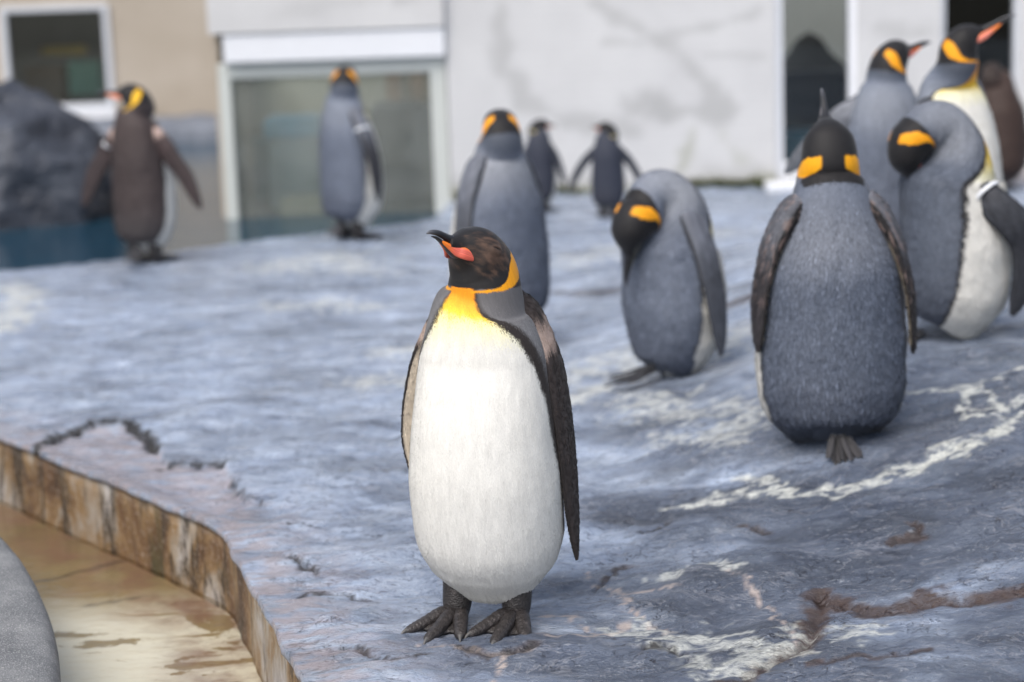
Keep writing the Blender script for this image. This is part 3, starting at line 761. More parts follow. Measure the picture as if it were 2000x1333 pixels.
def make_penguin(key, name, label, st, head, flip, feet=None, var=None, scale=1., nfe=16000, res=(240, 120), bill=True, tail=None, closed=False, seed=1, eyes=True,
                 group='king penguins on the rock', cat='penguin', fsize=(.013, .0032, .16), band=None, fluff=0., relax=0, relax_from=.50, und_k=.0025, nk=1.08, plate=(.62, .115, .075), headk=1., billlen=.118, z_off=0.):
    var = var or {}
    x, y = PLACES[key]
    root = empty(name, (x, y, hz(x, y) + z_off)); root.scale = (scale,) * 3
    tag(root, label, cat, group)
    rg = np.random.default_rng(seed)
    # head stations and smooth front vectors
    H, d, w_ = head
    hs_ = head_stations(H, d, w_, headk, True, nk)
    last_f = st[-1][2]
    hd = np.array([d[0], d[1], 0.]); 
    nf = hs_[0]
    if nf[2] is None:
        tan = unit(hs_[1][1] - st[-1][1]); f0 = -w_ * .45 + d * .85; f0 = f0 - tan * (f0 @ tan)
        hs_[0] = (nf[0], nf[1], unit(f0), *nf[3:])
    st = list(st) + hs_
    tq = np.concatenate([np.linspace(0, .05, 14, endpoint=False), np.linspace(.05, .70, int(res[0] * .5), endpoint=False), np.linspace(.70, 1., int(res[0] * .5))])
    P, Cc, T, Sd, Fv, th = sweep(st, tq, res[1], 2.12)
    if relax:     # let the coat run smoothly over the folded neck
        wt = (S((tq - relax_from) / .08) * S((.845 - tq) / .04))[:, None, None] * .5
        for _ in range(relax):
            av = (np.roll(P, 1, 1) + np.roll(P, -1, 1)) * .25
            av[1:-1] += (P[:-2] + P[2:]) * .25; av[0], av[-1] = P[0], P[-1]
            P = P + (av - P) * wt
    # soft unevenness of the coat
    und = fbm(th[None] * 2.2 + seed, tq[:, None] * 9 + seed * 3, 3, seed) * und_k * (S((.8 - tq) / .2)[:, None])
    P = P + nrm(P - Cc[:, None]) * und[..., None]
    tt = np.broadcast_to(tq[:, None], P.shape[:2]); hh = np.broadcast_to(th[None], P.shape[:2])
    edge_n = .035 * noise(tq[:, None] * 60, th[None] * 3 + seed, seed)
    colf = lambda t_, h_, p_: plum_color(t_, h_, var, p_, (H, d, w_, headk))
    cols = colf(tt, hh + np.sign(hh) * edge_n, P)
    if closed:   # shut eyelids: a dark slit under a paler lid on each cheek
        for sgn in (1, -1):
            q0 = H + d * .020 + w_ * .010
            rel = P - q0; u_ = rel @ d; v_ = rel @ w_; lat = (rel @ np.cross(w_, d)) * sgn
            on = lat > .02
            slit = S(1.4 - np.abs(v_ + 6. * u_ ** 2 - .004) / .0016) * S(1.4 - np.abs(u_) / .0095) * on
            lid = S(1.5 - np.hypot(u_ / .014, (v_ - .001) / .010)) * on
            cols = lerp(cols, np.broadcast_to(np.array([.105, .066, .048]), cols.shape), lid * .55)
            cols = lerp(cols, np.broadcast_to(np.array([.008, .007, .008]), cols.shape), slit)
            P = P + (nrm(P - H)) * (lid * .0028 - slit * .0022)[..., None]
    fl = np.stack([hh * .15, tt * .8, hh * 0], -1)
    bd = Body(); bd.add_grid(P, cols, fl, 0)
    feathers(bd, P, tq, th, colf, nfe, fsize[0], fsize[1], fsize[2], rg, tmin=.03, tmax=.93 if closed else .94)
    feathers(bd, P, tq, th, colf, int(nfe * .05), fsize[0] * 1.0, fsize[1], .10, rg, tmin=.008, tmax=.06, jit=.08)
    if fluff: feathers(bd, P, tq, th, colf, int(nfe * .35), fsize[0] * 1.5, fsize[1] * 1.0, .35 * fluff, rg, tmin=.03, tmax=.7, jit=.2)
    # flippers -------------------------------------------------------------
    dark = np.array(var.get('flip', (.030, .030, .036))); inner = np.array(var.get('inner', (.50, .44, .34)))
    for ctrl, insign in flip:
        Pf, q, tf, Nf = loft_strip([(np.asarray(c[0], float), np.asarray(c[1], float), c[2], c[3]) for c in ctrl], 40, 90)
        sn, cs = np.sin(tf) * insign, np.cos(tf)
        gq = q[:, None] + 0 * tf[None]
        oc = lerp(np.broadcast_to(np.array(var.get('flip_root', dark)), gq.shape + (3,)), np.broadcast_to(dark, gq.shape + (3,)), S((gq - .2) / .3))
        oc = lerp(oc, np.broadcast_to(dark * .5, oc.shape), S((np.abs(cs)[None] - .86) / .1 + 0 * gq))
        mott = fbm(gq * 14 + seed, tf[None] * 3 + 0 * gq, 3, seed + 5)
        oc = oc * (1 + .35 * mott[..., None])
        mk = var.get('flip_mottle', 0)
        if mk: oc = lerp(oc, np.broadcast_to(np.array([.30, .215, .19]), oc.shape), S((mott - .22) / .2) * mk * S((.7 - gq) / .2))
        if var.get('bald'): oc = lerp(oc, np.broadcast_to(np.array(var['bald']), oc.shape), S(1.3 - np.abs(gq - .215) / .045 + .8 * mott) * .8)
        k = S((sn[None] - .05) / .2 + 0 * gq) * S((gq - .22) / .1) * S((.93 - np.abs(cs)[None]) / .06 + 0 * gq) * S((.93 - gq) / .08)
        fc = lerp(oc, np.broadcast_to(inner, oc.shape), k)
        Pf = Pf + Nf[:, None] * (.0012 * fbm(gq * 40, tf[None] * 4 + 0 * gq, 2, seed + 2))[..., None]
        bd.add_grid(Pf, np.clip(fc, 0, 1), np.stack([tf[None] * .05 + 0 * gq, gq * .45, gq * 0], -1), 0)
        colff = lambda t_, h_, q=q, tf=tf, fc=fc: fc[np.clip(np.searchsorted(q, t_), 0, len(q) - 1), np.clip((np.mod(h_, 2 * np.pi) / (2 * np.pi) * 40).astype(int), 0, 39)]
        nfl = int(nfe * .12)
        n_before = bd.n
        # short scale-like feathers, pointing to the tip
        Pr = Pf[::-1]
        feathers_flip(bd, Pf, q, tf, colff, nfl, .007 * (1 + fluff), .0022, .15 + .5 * fluff, rg)
    # feet -----------------------------------------------------------------
    claws = []
    if feet:
        skin = np.array([.032, .027, .026])
        for (pos, ang) in feet:
            pos = np.asarray(pos, float); f = np.array([math.sin(ang), -math.cos(ang), 0.]); l = np.array([-f[1], f[0], 0.]); z = np.array([0, 0, 1.])
            up = [(pos - f * .012 + z * .150, l, .030, .030), (pos - f * .012 + z * .085, l, .033, .031), (pos - f * .006 + z * .050, l, .0325, .030), (pos + z * .030, l, .030, .027), (pos + f * .012 + z * .016, l, .026, .015)]
            Pl, q, tf, Nl = loft_strip(up, 28, 60)
            ridge = .0010 * np.sin(q * 190)[:, None, None]
            Pl = Pl + nrm(Pl - Pl.mean(1, keepdims=True)) * ridge
            bd.add_grid(Pl, np.broadcast_to(skin, Pl.shape), np.zeros(Pl.shape), 1)
            tips = []
            for a_, ln in ((-.44, .128), (0.02, .155), (.44, .122)):
                dr = f * math.cos(a_) + l * math.sin(a_); sd = np.cross(z, dr)
                o0 = pos + l * math.sin(a_) * .026 + f * .002
                ct = [(o0 + z * .026 - dr * .01, sd, .014, .014), (o0 + dr * ln * .22 + z * .026, sd, .0170, .0145), (o0 + dr * ln * .5 + z * .0185, sd, .0160, .0130),
                      (o0 + dr * ln * .76 + z * .0130, sd, .0140, .0110), (o0 + dr * ln * .92 + z * .0100, sd, .0105, .0085), (o0 + dr * ln + z * .0075, sd, .003, .003)]
                Pt, q, tf, Nt = loft_strip(ct, 20, 40)
                Pt = Pt + nrm(Pt - Pt.mean(1, keepdims=True)) * (.0007 * np.sin(q * 75))[:, None, None]
                bd.add_grid(Pt, np.broadcast_to(skin * (1 + .3 * rg.random()), Pt.shape), np.zeros(Pt.shape), 1)
                claws.append((o0 + dr * ln * .90 + z * .011, dr)); tips.append((o0, dr, ln))
            for (o1, d1_, l1), (o2, d2_, l2) in zip(tips[:-1], tips[1:]):     # webs
                nn_ = 10; A = np.array([o1 + d1_ * l1 * s_ for s_ in np.linspace(.1, .84, nn_)]); B = np.array([o2 + d2_ * l2 * s_ for s_ in np.linspace(.1, .84, nn_)])
                rows_ = []
                for s_ in np.linspace(0, 1, 9):
                    sag = math.sin(math.pi * s_)
                    p_ = A * (1 - s_) + B * s_
                    p_ = p_ - (np.linspace(.1, .84, nn_) ** 4 * .06 * sag)[:, None] * unit(d1_ + d2_)
                    hgt = np.linspace(.032, .0135, nn_) - .005 * sag
                    rows_.append((p_, hgt))
                top = np.concatenate([np.c_[p_[:, :2], pos[2] + hgt] for p_, hgt in rows_]); bot = top.copy(); bot[:, 2] = np.maximum(bot[:, 2] - .006, pos[2])
                gi = np.arange(9 * nn_).reshape(9, nn_); q1 = np.stack([gi[:-1, :-1], gi[1:, :-1], gi[1:, 1:], gi[:-1, 1:]], -1).reshape(-1, 4)
                q2 = q1[:, ::-1] + 9 * nn_; e_ = gi[:, -1]; q3 = np.stack([e_[:-1], e_[1:], e_[1:] + 9 * nn_, e_[:-1] + 9 * nn_], -1)
                V_ = np.concatenate([top, bot]); bd.add_quads(V_, np.concatenate([q1, q2, q3]), np.broadcast_to(skin * .9, V_.shape), np.zeros(V_.shape), 1)
    bd.build('body', root, [M_PLUM, M_SKIN])
    if feet:
        for p_, dr in claws:
            sd = np.cross([0, 0, 1.], dr); z = np.array([0, 0, 1.])
            Pt, q, tf, _n = loft_strip([(p_ - dr * .004, sd, .0060, .0056), (p_ + dr * .008 + z * .001, sd, .0050, .0050), (p_ + dr * .018 - z * .002, sd, .0032, .0034), (p_ + dr * .027 - z * .0085, sd, .0006, .0008)], 12, 14)
            b2 = Body(); b2.add_grid(Pt, np.full(Pt.shape, .1), np.zeros(Pt.shape), 0); b2.build('claw', root, [M_CLAW])
    # tail: a wedge of stiff feathers -----------------------------------------
    if tail:
        tp, tdir, tn, tl = tail; tdir = unit(tdir); b2 = Body()
        sdv = unit(np.cross([0, 0, 1.], tdir)); 
        for i in range(tn):
            u_ = (i / (tn - 1) - .5) * 2; dr = unit(tdir + sdv * u_ * .35 + np.array([0, 0, rg.normal(0, .05)])); L = tl * (1 - .3 * u_ * u_) * (.85 + .3 * rg.random())
            o_ = np.asarray(tp) + sdv * u_ * .032 + np.array([0, 0, rg.normal(0, .004)])
            Pt, q, tf, _n = loft_strip([(o_ - dr * .03, np.cross(dr, [0, 0, 1.]), .008, .005), (o_ + dr * L * .4, np.cross(dr, [0, 0, 1.]), .0065, .003), (o_ + dr * L * .85, np.cross(dr, [0, 0, 1.]), .0045, .0022), (o_ + dr * L, np.cross(dr, [0, 0, 1.]), .001, .0008)], 8, 12)
            cc = np.array(var.get('tailc', (.035, .035, .04))) * (.6 + .8 * rg.random())
            b2.add_grid(Pt, np.broadcast_to(cc, Pt.shape), np.zeros(Pt.shape), 0)
        b2.build('tail', root, [M_PLUM])
    # bill -------------------------------------------------------------------
    lft = np.cross(w_, d)
    if bill:
        k = headk; bl = billlen
        o_ = H + d * .060 * k - w_ * .001 * k
        up_ = [(o_, lft, .0165 * k, .0150 * k), (o_ + d * bl * .14 + w_ * .0005, lft, .0125 * k, .0115 * k), (o_ + d * bl * .40 + w_ * .001, lft, .0085, .0080), (o_ + d * bl * .70 + w_ * .0005, lft, .0065, .0065), (o_ + d * bl * .92 - w_ * .0045, lft, .0042, .0048), (o_ + d * bl * 1.04 - w_ * .0115, lft, .0012, .0016)]
        Pt, q, tf, Nn = loft_strip(up_, 28, 60)
        cc = np.broadcast_to(np.array([.016, .016, .019]), Pt.shape).copy()
        cc = lerp(cc, np.broadcast_to(np.array([.16, .165, .185]), cc.shape), S((q[:, None] - .55) / .4) * (.7 + 0 * tf[None]))
        b2 = Body(); b2.add_grid(Pt, cc, np.stack([tf[None] * .02 + 0 * q[:, None], q[:, None] * .13 + 0 * tf[None], 0 * q[:, None] + 0 * tf[None]], -1), 0)
        bk = b2.build('beak', root, [M_BILL])
        ol = H + d * .052 * k - w_ * .0155 * k
        lo_ = [(ol, lft, .0200 * k, .0105 * k), (ol + d * bl * .22 - w_ * .001, lft, .0125 * k, .0082 * k), (ol + d * bl * .52 + w_ * .0035, lft, .0074, .0052), (ol + d * bl * .80 + w_ * .0075, lft, .0046, .0035), (ol + d * bl * .98 + w_ * .0055, lft, .0010, .0010)]
        Pt, q, tf, Nn = loft_strip(lo_, 24, 50)
        cc = np.broadcast_to(np.array([.018, .017, .019]), Pt.shape).copy()
        b2 = Body(); b2.add_grid(Pt, cc, np.stack([tf[None] * .02 + 0 * q[:, None], q[:, None] * .13 + 0 * tf[None], 0 * q[:, None] + 0 * tf[None]], -1), 0)
        lm = b2.build('lower_mandible', root, [M_BILL])
        for sgn in (1, -1):       # the coloured plate along each side of the lower bill
            pc = [(ol - d * .018 * k + w_ * .0010 + lft * sgn * .0300 * k, w_ + d * .2, .002, .002), (ol - d * .010 * k + w_ * .0005 + lft * sgn * .0275 * k, w_, .0078 * k, .0040), (ol + d * .006 * k + lft * sgn * .0215 * k, w_, .0102 * k, .0050), (ol + d * bl * .20 + lft * sgn * .0135 * k, w_, .0096 * k, .0052),
                  (ol + d * bl * .38 + w_ * .0020 + lft * sgn * .0090, w_, .0072, .0042), (ol + d * bl * .56 + w_ * .0044 + lft * sgn * .0058, w_, .0044, .0030), (ol + d * bl * .70 + w_ * .0062 + lft * sgn * .0040, w_, .001, .001)]
            Pt, q, tf, Nn = loft_strip(pc, 20, 40)
            base = np.array(plate); cc = np.broadcast_to(base, Pt.shape).copy()
            cc = lerp(cc, np.broadcast_to(np.array([.90, .22, .015]) if plate[0] > .3 else base * 1.2, cc.shape), S((q[:, None] - .55) / .3) + .75 * S((np.cos(tf)[None] - .55) / .35) + .4 * S((.10 - q[:, None]) / .08))
            b2 = Body(); b2.add_grid(Pt, cc, np.stack([tf[None] * .02 + 0 * q[:, None], q[:, None] * .13 + 0 * tf[None], 0 * q[:, None] + 0 * tf[None]], -1), 0)
            b2.build('bill_plate', lm, [M_BILL])
    if eyes and not closed:
        for sgn in (1, -1):
            ec = H + d * .026 * headk + w_ * .010 * headk + lft * sgn * .0405 * headk
            Pt, q, tf, _n = loft_strip([(ec + lft * sgn * (-.006), d, .0012, .0012), (ec + lft * sgn * (-.004), d, .0055, .0055), (ec, d, .0075, .0075), (ec + lft * sgn * .0035, d, .0052, .0052), (ec + lft * sgn * .005, d, .0006, .0006)], 14, 14)
            b2 = Body(); b2.add_grid(Pt, np.full(Pt.shape, .01), np.zeros(Pt.shape), 0); b2.build('eye', root, [M_EYE])
    if band:
        bp, bn, bchord, bw_, bt_ = band
        bn = unit(bn); ch = unit(np.asarray(bchord) - bn * (np.asarray(bchord) @ bn)); nn_ = np.cross(bn, ch); th_ = np.linspace(0, 2 * np.pi, 40, endpoint=False)
        rg_ = [np.asarray(bp) + bn * o_ + (ch[None] * ((bw_ + e_) * np.cos(th_))[:, None] + nn_[None] * ((bt_ + e_) * np.sin(th_))[:, None]) for o_, e_ in ((-.006, 0), (-.006, .0025), (.006, .0025), (.006, 0))]
        Pt = np.stack(rg_ + [rg_[0]])
        b2 = Body(); b2.V.append(Pt.reshape(-1, 3)); b2.C.append(np.full((Pt.size // 3, 3), .7)); b2.U.append(np.zeros((Pt.size // 3, 3))); b2.F.append(tube_faces(5, 40)); b2.M.append(np.zeros(len(b2.F[0])))
        b2.build('flipper_band', root, [M_BAND])
    return root

def feathers_flip(bd, P, q, tf, colf, n, length, width, lift, rg):
    nt_, ns_ = P.shape[:2]
    dPt = np.gradient(P, axis=0); dPs = (np.roll(P, -1, 1) - np.roll(P, 1, 1)) * .5
    N = nrm(np.cross(dPt, dPs)); cen = P.mean(1, keepdims=True)
    sgn = np.sign(((P - cen) * N).sum(-1, keepdims=True)); N = N * np.where(sgn == 0, 1, sgn)
    area = np.linalg.norm(np.cross(dPs, dPt), axis=-1); wg = (area * (q < .97)[:, None]).ravel(); wg /= wg.sum()
    pick = rg.choice(nt_ * ns_, n, p=wg); ti, si = pick // ns_, pick % ns_
    p = P[ti, si] + dPt[ti, si] * (rg.random(n)[:, None] - .5); nn = N[ti, si]; dr = nrm(nrm(dPt[ti, si]) + nrm(dPs[ti, si]) * rg.normal(0, .2, n)[:, None]); sd = np.cross(nn, dr)
    L = length * (.6 + .8 * rg.random(n)); lf = lift * (.3 + 1.4 * rg.random(n)); W_ = width * (.7 + .6 * rg.random(n))
    base = p - nn * .0008; tip = base + dr * L[:, None] + nn * (L * lf)[:, None]; mid = base + dr * (L * .5)[:, None] + nn * (L * lf * .6 + .0006)[:, None]
    V = np.stack([base, mid - sd * W_[:, None] * .5, tip, mid + sd * W_[:, None] * .5], 1).reshape(-1, 3)
    c = colf(q[ti], tf[si]) * np.exp(rg.normal(0, .15, n))[:, None]; c4 = np.repeat(c[:, None], 4, 1)
    fl = np.repeat(np.stack([tf[si] * .05, q[ti] * .45, 0 * q[ti]], -1)[:, None], 4, 1)
    bd.add_quads(V, np.arange(4 * n).reshape(-1, 4), np.clip(c4, 0, .87).reshape(-1, 3), fl.reshape(-1, 3), 0)

def facing(deg):      # 0 = towards the camera's side of the yard, 180 = away, -90 = west
    a = R(deg); return np.array([math.sin(a), -math.cos(a), 0.])
def dirv(deg, pitch):
    return facing(deg) * math.cos(R(pitch)) + np.array([0, 0, math.sin(R(pitch))])
def rest_flipper(f, l, sgn, root, pts, chord=None, wscale=1.):
    """pts: (out, forward, down) from the root; chord direction defaults to forward"""
    z = np.array([0, 0, 1.]); out = []
    pts = [(-.055, 0, -.050), (-.022, 0, -.012)] + list(pts[1:])
    W_ = np.array([.030, .046, .046, .043, .040, .033, .022, .006]) * wscale; TK = [.026, .030, .021, .0135, .010, .0085, .0065, .002]
    ch = f if chord is None else chord
    n = len(pts); s = np.linspace(0, 1, n); S7 = np.linspace(0, 1, 8)
    for i, (o_, fo, dn) in enumerate(pts):
        out.append((root + l * sgn * o_ + f * fo - z * dn, ch if not callable(ch) else ch(s[i]), float(np.interp(s[i], S7, W_)), float(np.interp(s[i], S7, TK))))
    return out
Z3 = np.array([0, 0, 1.])
#PENGUINS
def neck_up(st, H, d, w_, fmid, a=.088, bf=.070, bb=.072, k=1.12):
    t0 = st[-1]; p81 = H - d * .034 * k - w_ * .05 * k
    st.append((.765, (t0[1] + p81) / 2, unit(fmid), a, bf, bb))
# ---- the one in front: faces the viewer's left, bill raised, eyes shut
def peng_main():
    st, f, l = std_body(facing(-20), 1., .968, (0, .018))
    hd = dirv(-44, 28); H = np.array([.000, -.018, .802]); H, d, w_ = head_frame(H, hd)
    st[-2] = st[-2][:3] + (.127, .108, .104); st[-1] = st[-1][:3] + (.109, .100, .095)
    neck_up(st, H, d, w_, facing(-32), .098, .090, .085, 1.22)
    sh = Z3 * .655
    fl_l = rest_flipper(f, l, 1, sh + l * .112 - f * .03, [(0, 0, 0), (.022, -.004, .085), (.045, .000, .18), (.058, .004, .28), (.066, .008, .375), (.072, .012, .455), (.078, .016, .515)], chord=unit(f - l * .12))
    fl_r = rest_flipper(f, l, -1, sh + l * -.105 - f * .04, [(0, 0, 0), (.030, -.01, .08), (.058, -.005, .17), (.070, .0, .26), (.060, .004, .34), (.038, .012, .40), (.008, .02, .445)], chord=unit(f * .55 - l * .85))
    feet = [(l * .062 + f * .030, R(-20)), (-l * .068 + f * .050, R(-25))]
    make_penguin('main', 'king_penguin', 'white fronted king penguin with eyes shut and bill raised at the channel edge', st, (H, d, w_),
        [(fl_l, 1), (fl_r, -1)], feet,
        dict(face=(.085, .050, .035), bw_right=.35, bw=[.03, .06, .17, .32, .34, .12], edge=(.030, .023, .021), grey=(.135, .130, .135), light=(.25, .25, .26), flip=(.040, .031, .029), bald=(.55, .42, .36),
             y0=.603, soft=.10, light_k=.55, inner=(.52, .45, .36), nape=.1, hood_low=.050, tw=[2.2, 2.0, 1.80, 1.62, 1.42, 1.22, .98, .74, .54, .45, .40, .38]),
        nfe=110000, res=(420, 220), closed=True, seed=3, fsize=(.0105, .0017, .035), headk=1.22, billlen=.090, relax=260, relax_from=.60, und_k=.001, nk=1.14)
peng_main()

def hang(f, l, s, sh, out=.06, L=.45, fwd=0., chord=None, fl=.0):
    return rest_flipper(f, l, s, sh, [(0, 0, 0), (out * .35, fwd * .2, L * .17), (out * .7, fwd * .4, L * .36), (out * .95, fwd * .6, L * .55), (out * 1.05 + fl, fwd * .8, L * .74), (out * 1.08 + fl * 2, fwd, L * .9), (out * 1.08 + fl * 2.5, fwd, L)], chord=chord)

def peng_left():
    st, f, l = std_body(facing(157), .93, 1., (0, 0), .84)
    H, d, w_ = head_frame((-.012, -.0, .815), dirv(-104, 6)); neck_up(st, H, d, w_, facing(210), .07, .064, .066)
    sh = Z3 * .63
    fl = [(rest_flipper(f, l, s, sh + l * s * .092 - f * .02, [(0, 0, 0), (.05, 0, .05), (.11, 0, .13), (.165, 0, .20), (.20, 0, .27), (.225, 0, .325), (.245, 0, .36)], chord=unit(l * s * .85 + Z3 * .55), wscale=1.1), s) for s in (1, -1)]
    feet = [(l * .06 - f * .01, R(168)), (-l * .06 - f * .01, R(168))]
    v = dict(grey=(.060, .045, .044), light=(.070, .050, .047), low=(.055, .048, .050), light_k=.5, flip=(.045, .032, .032), bald=(.60, .44, .38), nape=.3, tw=[2.1, 2.0, 1.9, 1.85, 1.65, 1.36, 1.12, .86, .62, .48, .42, .36], earcol=(.88, .50, .02), flip_root=(.06, .04, .04))
    make_penguin('left', 'king_penguin', 'brown backed king penguin holding both flippers out beside the pool', st, (H, d, w_), fl, feet, v, nfe=14000, res=(200, 100), headk=1.12, seed=5, fluff=.35, scale=1.0,
                 tail=((f * -.10 + Z3 * .07), -f * .8 - Z3 * .75, 7, .07), band=(sh + l * .105 + l * .05 - Z3 * .052 - f * .02, l * .75 - Z3 * .66, f, .044, .024), plate=(.75, .28, .17))
peng_left()

def peng_bay():
    st, f, l = std_body(facing(134), 1.02, 1., (0, 0), .84)
    H, d, w_ = head_frame((.0, .01, .825), dirv(176, 4)); neck_up(st, H, d, w_, facing(168), .074, .066, .068)
    sh = Z3 * .64
    fl = [(hang(f, l, -1, sh - l * .11 - f * .02, .12, .43), -1), (hang(f, l, 1, sh + l * .115 - f * .02, .045, .42), 1)]
    feet = [(l * .055 - f * .01, R(175)), (-l * .065 - f * .01, R(150))]
    make_penguin('bay', 'king_penguin', 'slim grey backed king penguin facing the glass viewing bay', st, (H, d, w_), fl, feet, dict(flip_root=(.16, .17, .2), light_k=.5, tw=[2.0, 1.9, 1.85, 1.8, 1.65, 1.36, 1.12, .86, .62, .48, .42, .36]), nfe=14000, res=(200, 100), headk=1.12, seed=6, scale=1.01,
                 tail=((f * -.10 + Z3 * .07), -f * .8 - Z3 * .75, 7, .06), band=(sh - l * .15 - Z3 * .075 - f * .02, -l * .5 - Z3 * .85, f, .045, .025))
peng_bay()

def peng_behind():
    st, f, l = std_body(facing(212), 1.10, .98, (0, 0), .80)
    H, d, w_ = head_frame((.015, .0, .800), dirv(186, 0)); neck_up(st, H, d, w_, facing(188), .080, .070, .072)
    sh = Z3 * .64
    fl = [(hang(f, l, 1, sh + l * .125 - f * .02, .055, .42, -.02, chord=unit(f + l * .2)), 1), (hang(f, l, -1, sh - l * .13 + f * .01, .05, .42), -1)]
    make_penguin('behind', 'king_penguin', 'stout grey backed king penguin half hidden behind the white fronted one', st, (H, d, w_), fl, [(l * .06, R(190)), (-l * .06, R(190))], dict(tw=[1.9, 1.9, 1.85, 1.8, 1.65, 1.36, 1.12, .86, .62, .48, .42, .36], light=(.30, .315, .35), light_t=.68, flip_root=(.14, .15, .18), flip=(.07, .075, .09)),
                 nfe=22000, res=(240, 120), headk=1.14, seed=7, scale=1.02, tail=((f * -.11 + Z3 * .07), -f * .8 - Z3 * .75, 7, .06))
peng_behind()

SMALL = dict(grey=(.035, .040, .060), light=(.045, .05, .07), low=(.03, .034, .05), y0=.9, hood=[.78, .78, .80, .83, .85, .86], earcol=(.80, .66, .28), ear=(-.7, 1.3), edge=(.02, .022, .03), flip=(.03, .034, .048), nape=.3)
def peng_small(key, face, hd, label, sc, flp, seed):
    st, f, l = std_body(facing(face), .92, 1., (0, 0), .84)
    H, d, w_ = head_frame(np.array([0, 0, .80]) + facing(face) * .02, hd); neck_up(st, H, d, w_, f, .074, .066, .066)
    sh = Z3 * .61
    fl = [(rest_flipper(f, l, s, sh + l * s * .105, [(0, 0, 0), (o * .3, 0, .07), (o * .55, 0, .14), (o * .75, 0, .21), (o * .9, 0, .28), (o, 0, .33), (o * 1.03, 0, .36)], chord=unit(l * s * .85 + Z3 * .6), wscale=.9), s) for s, o in flp]
    make_penguin(key, 'crested_penguin', label, st, (H, d, w_), fl, [(l * .06, R(face)), (-l * .06, R(face))], SMALL, nfe=6000, res=(140, 80), headk=1.2, seed=seed, scale=sc, billlen=.08, plate=(.55, .16, .08), group='small dark penguins near the wall',
                 tail=((f * -.10 + Z3 * .07), -f * .8 - Z3 * .75, 5, .07))
peng_small('small_b', 172, dirv(-112, 8), 'small dark penguin with flippers spread, head turned towards the glass bay', .60, [(1, .23), (-1, .20)], 11)
peng_small('small_a', 150, dirv(95, -4), 'small dark penguin with pale cheek peering out from behind the stout grey one', .60, [(1, .12), (-1, .14)], 12)

def peng_preen_mid():
    st, f, l = std_body(facing(126), 1.03, .93, (0, 0), 1., .80)
    st = st[:-3]
    f66 = unit(np.array([-.1, 1, 0]))
    st += [(.60, np.array([.025, -.01, .560]), unit(f * .6 + f66 * .6), .142, .112, .116), (.66, np.array([.012, -.02, .615]), f66, .118, .095, .098), (.715, np.array([-.022, -.035, .647]), unit(np.array([-.25, .75, -.4])), .090, .078, .080),
           (.765, np.array([-.070, -.060, .645]), unit(np.array([.1, .75, -.65])), .074, .066, .068)]
    H, d, w_ = head_frame((-.128, -.115, .555), (-.12, -.02, -1), (-.72, -.69, 0))
    sh = Z3 * .55
    fl = [(hang(f, l, -1, sh - l * .12 - f * .0, .075, .40, .02), -1), (hang(f, l, 1, sh + l * .12, .03, .36, -.01), 1)]
    make_penguin('preen_mid', 'king_penguin', 'hunched grey king penguin preening with its head hanging over its side', st, (H, d, w_), fl, None, dict(light=(.33, .345, .38), light_t=.69, flip_root=(.13, .14, .17), flip=(.06, .065, .08), nape=.0, y0=.5, tw=[0.6, 1.3, 1.7, 1.75, 1.6, 1.36, 1.12, .86, .62, .48, .42, .36]),
                 nfe=24000, res=(260, 130), headk=1.16, seed=8, scale=1.05, plate=(.05, .05, .045), relax=420, z_off=-.068, tail=((f * -.12 + Z3 * .095), -f * .85 - Z3 * .28 - np.array([.3, 0, 0]), 11, .125))
peng_preen_mid()

def peng_right():
    st, f, l = std_body(facing(182), 1.17, .985, (0, 0), .95)
    H, d, w_ = head_frame((.0, .015, .828), dirv(180, 52)); neck_up(st, H, d, w_, facing(180), .098, .080, .084, 1.30)
    sh = Z3 * .66
    fl = [(hang(f, l, 1, sh + l * .135 - f * .03, .06, .34, -.015, chord=unit(f + l * .3)), 1), (hang(f, l, -1, sh - l * .135 - f * .03, .065, .36, -.015, chord=unit(f - l * .3)), -1)]
    make_penguin('right', 'king_penguin', 'ruffled grey king penguin seen from behind with bill pointing straight up', st, (H, d, w_), fl, None, dict(grey=(.110, .130, .175), light=(.19, .208, .25), low=(.080, .094, .130), light_t=.64, flip=(.045, .040, .044), flip_root=(.16, .165, .19), flip_mottle=.55, nape=.35, hood_low=.036, tailc=(.045, .043, .046), tw=[0.3, 1.2, 1.8, 1.8, 1.55, 1.36, 1.12, .86, .62, .48, .42, .36], earcol=(.90, .40, .006)),
                 nfe=60000, res=(320, 160), headk=1.30, seed=9, scale=1.02, relax=150, relax_from=.58, plate=(.12, .11, .12), fluff=.4, fsize=(.012, .0026, .12), tail=((f * -.135 + Z3 * .085), -f * .80 - Z3 * .45, 13, .065), z_off=-.072)
peng_right()

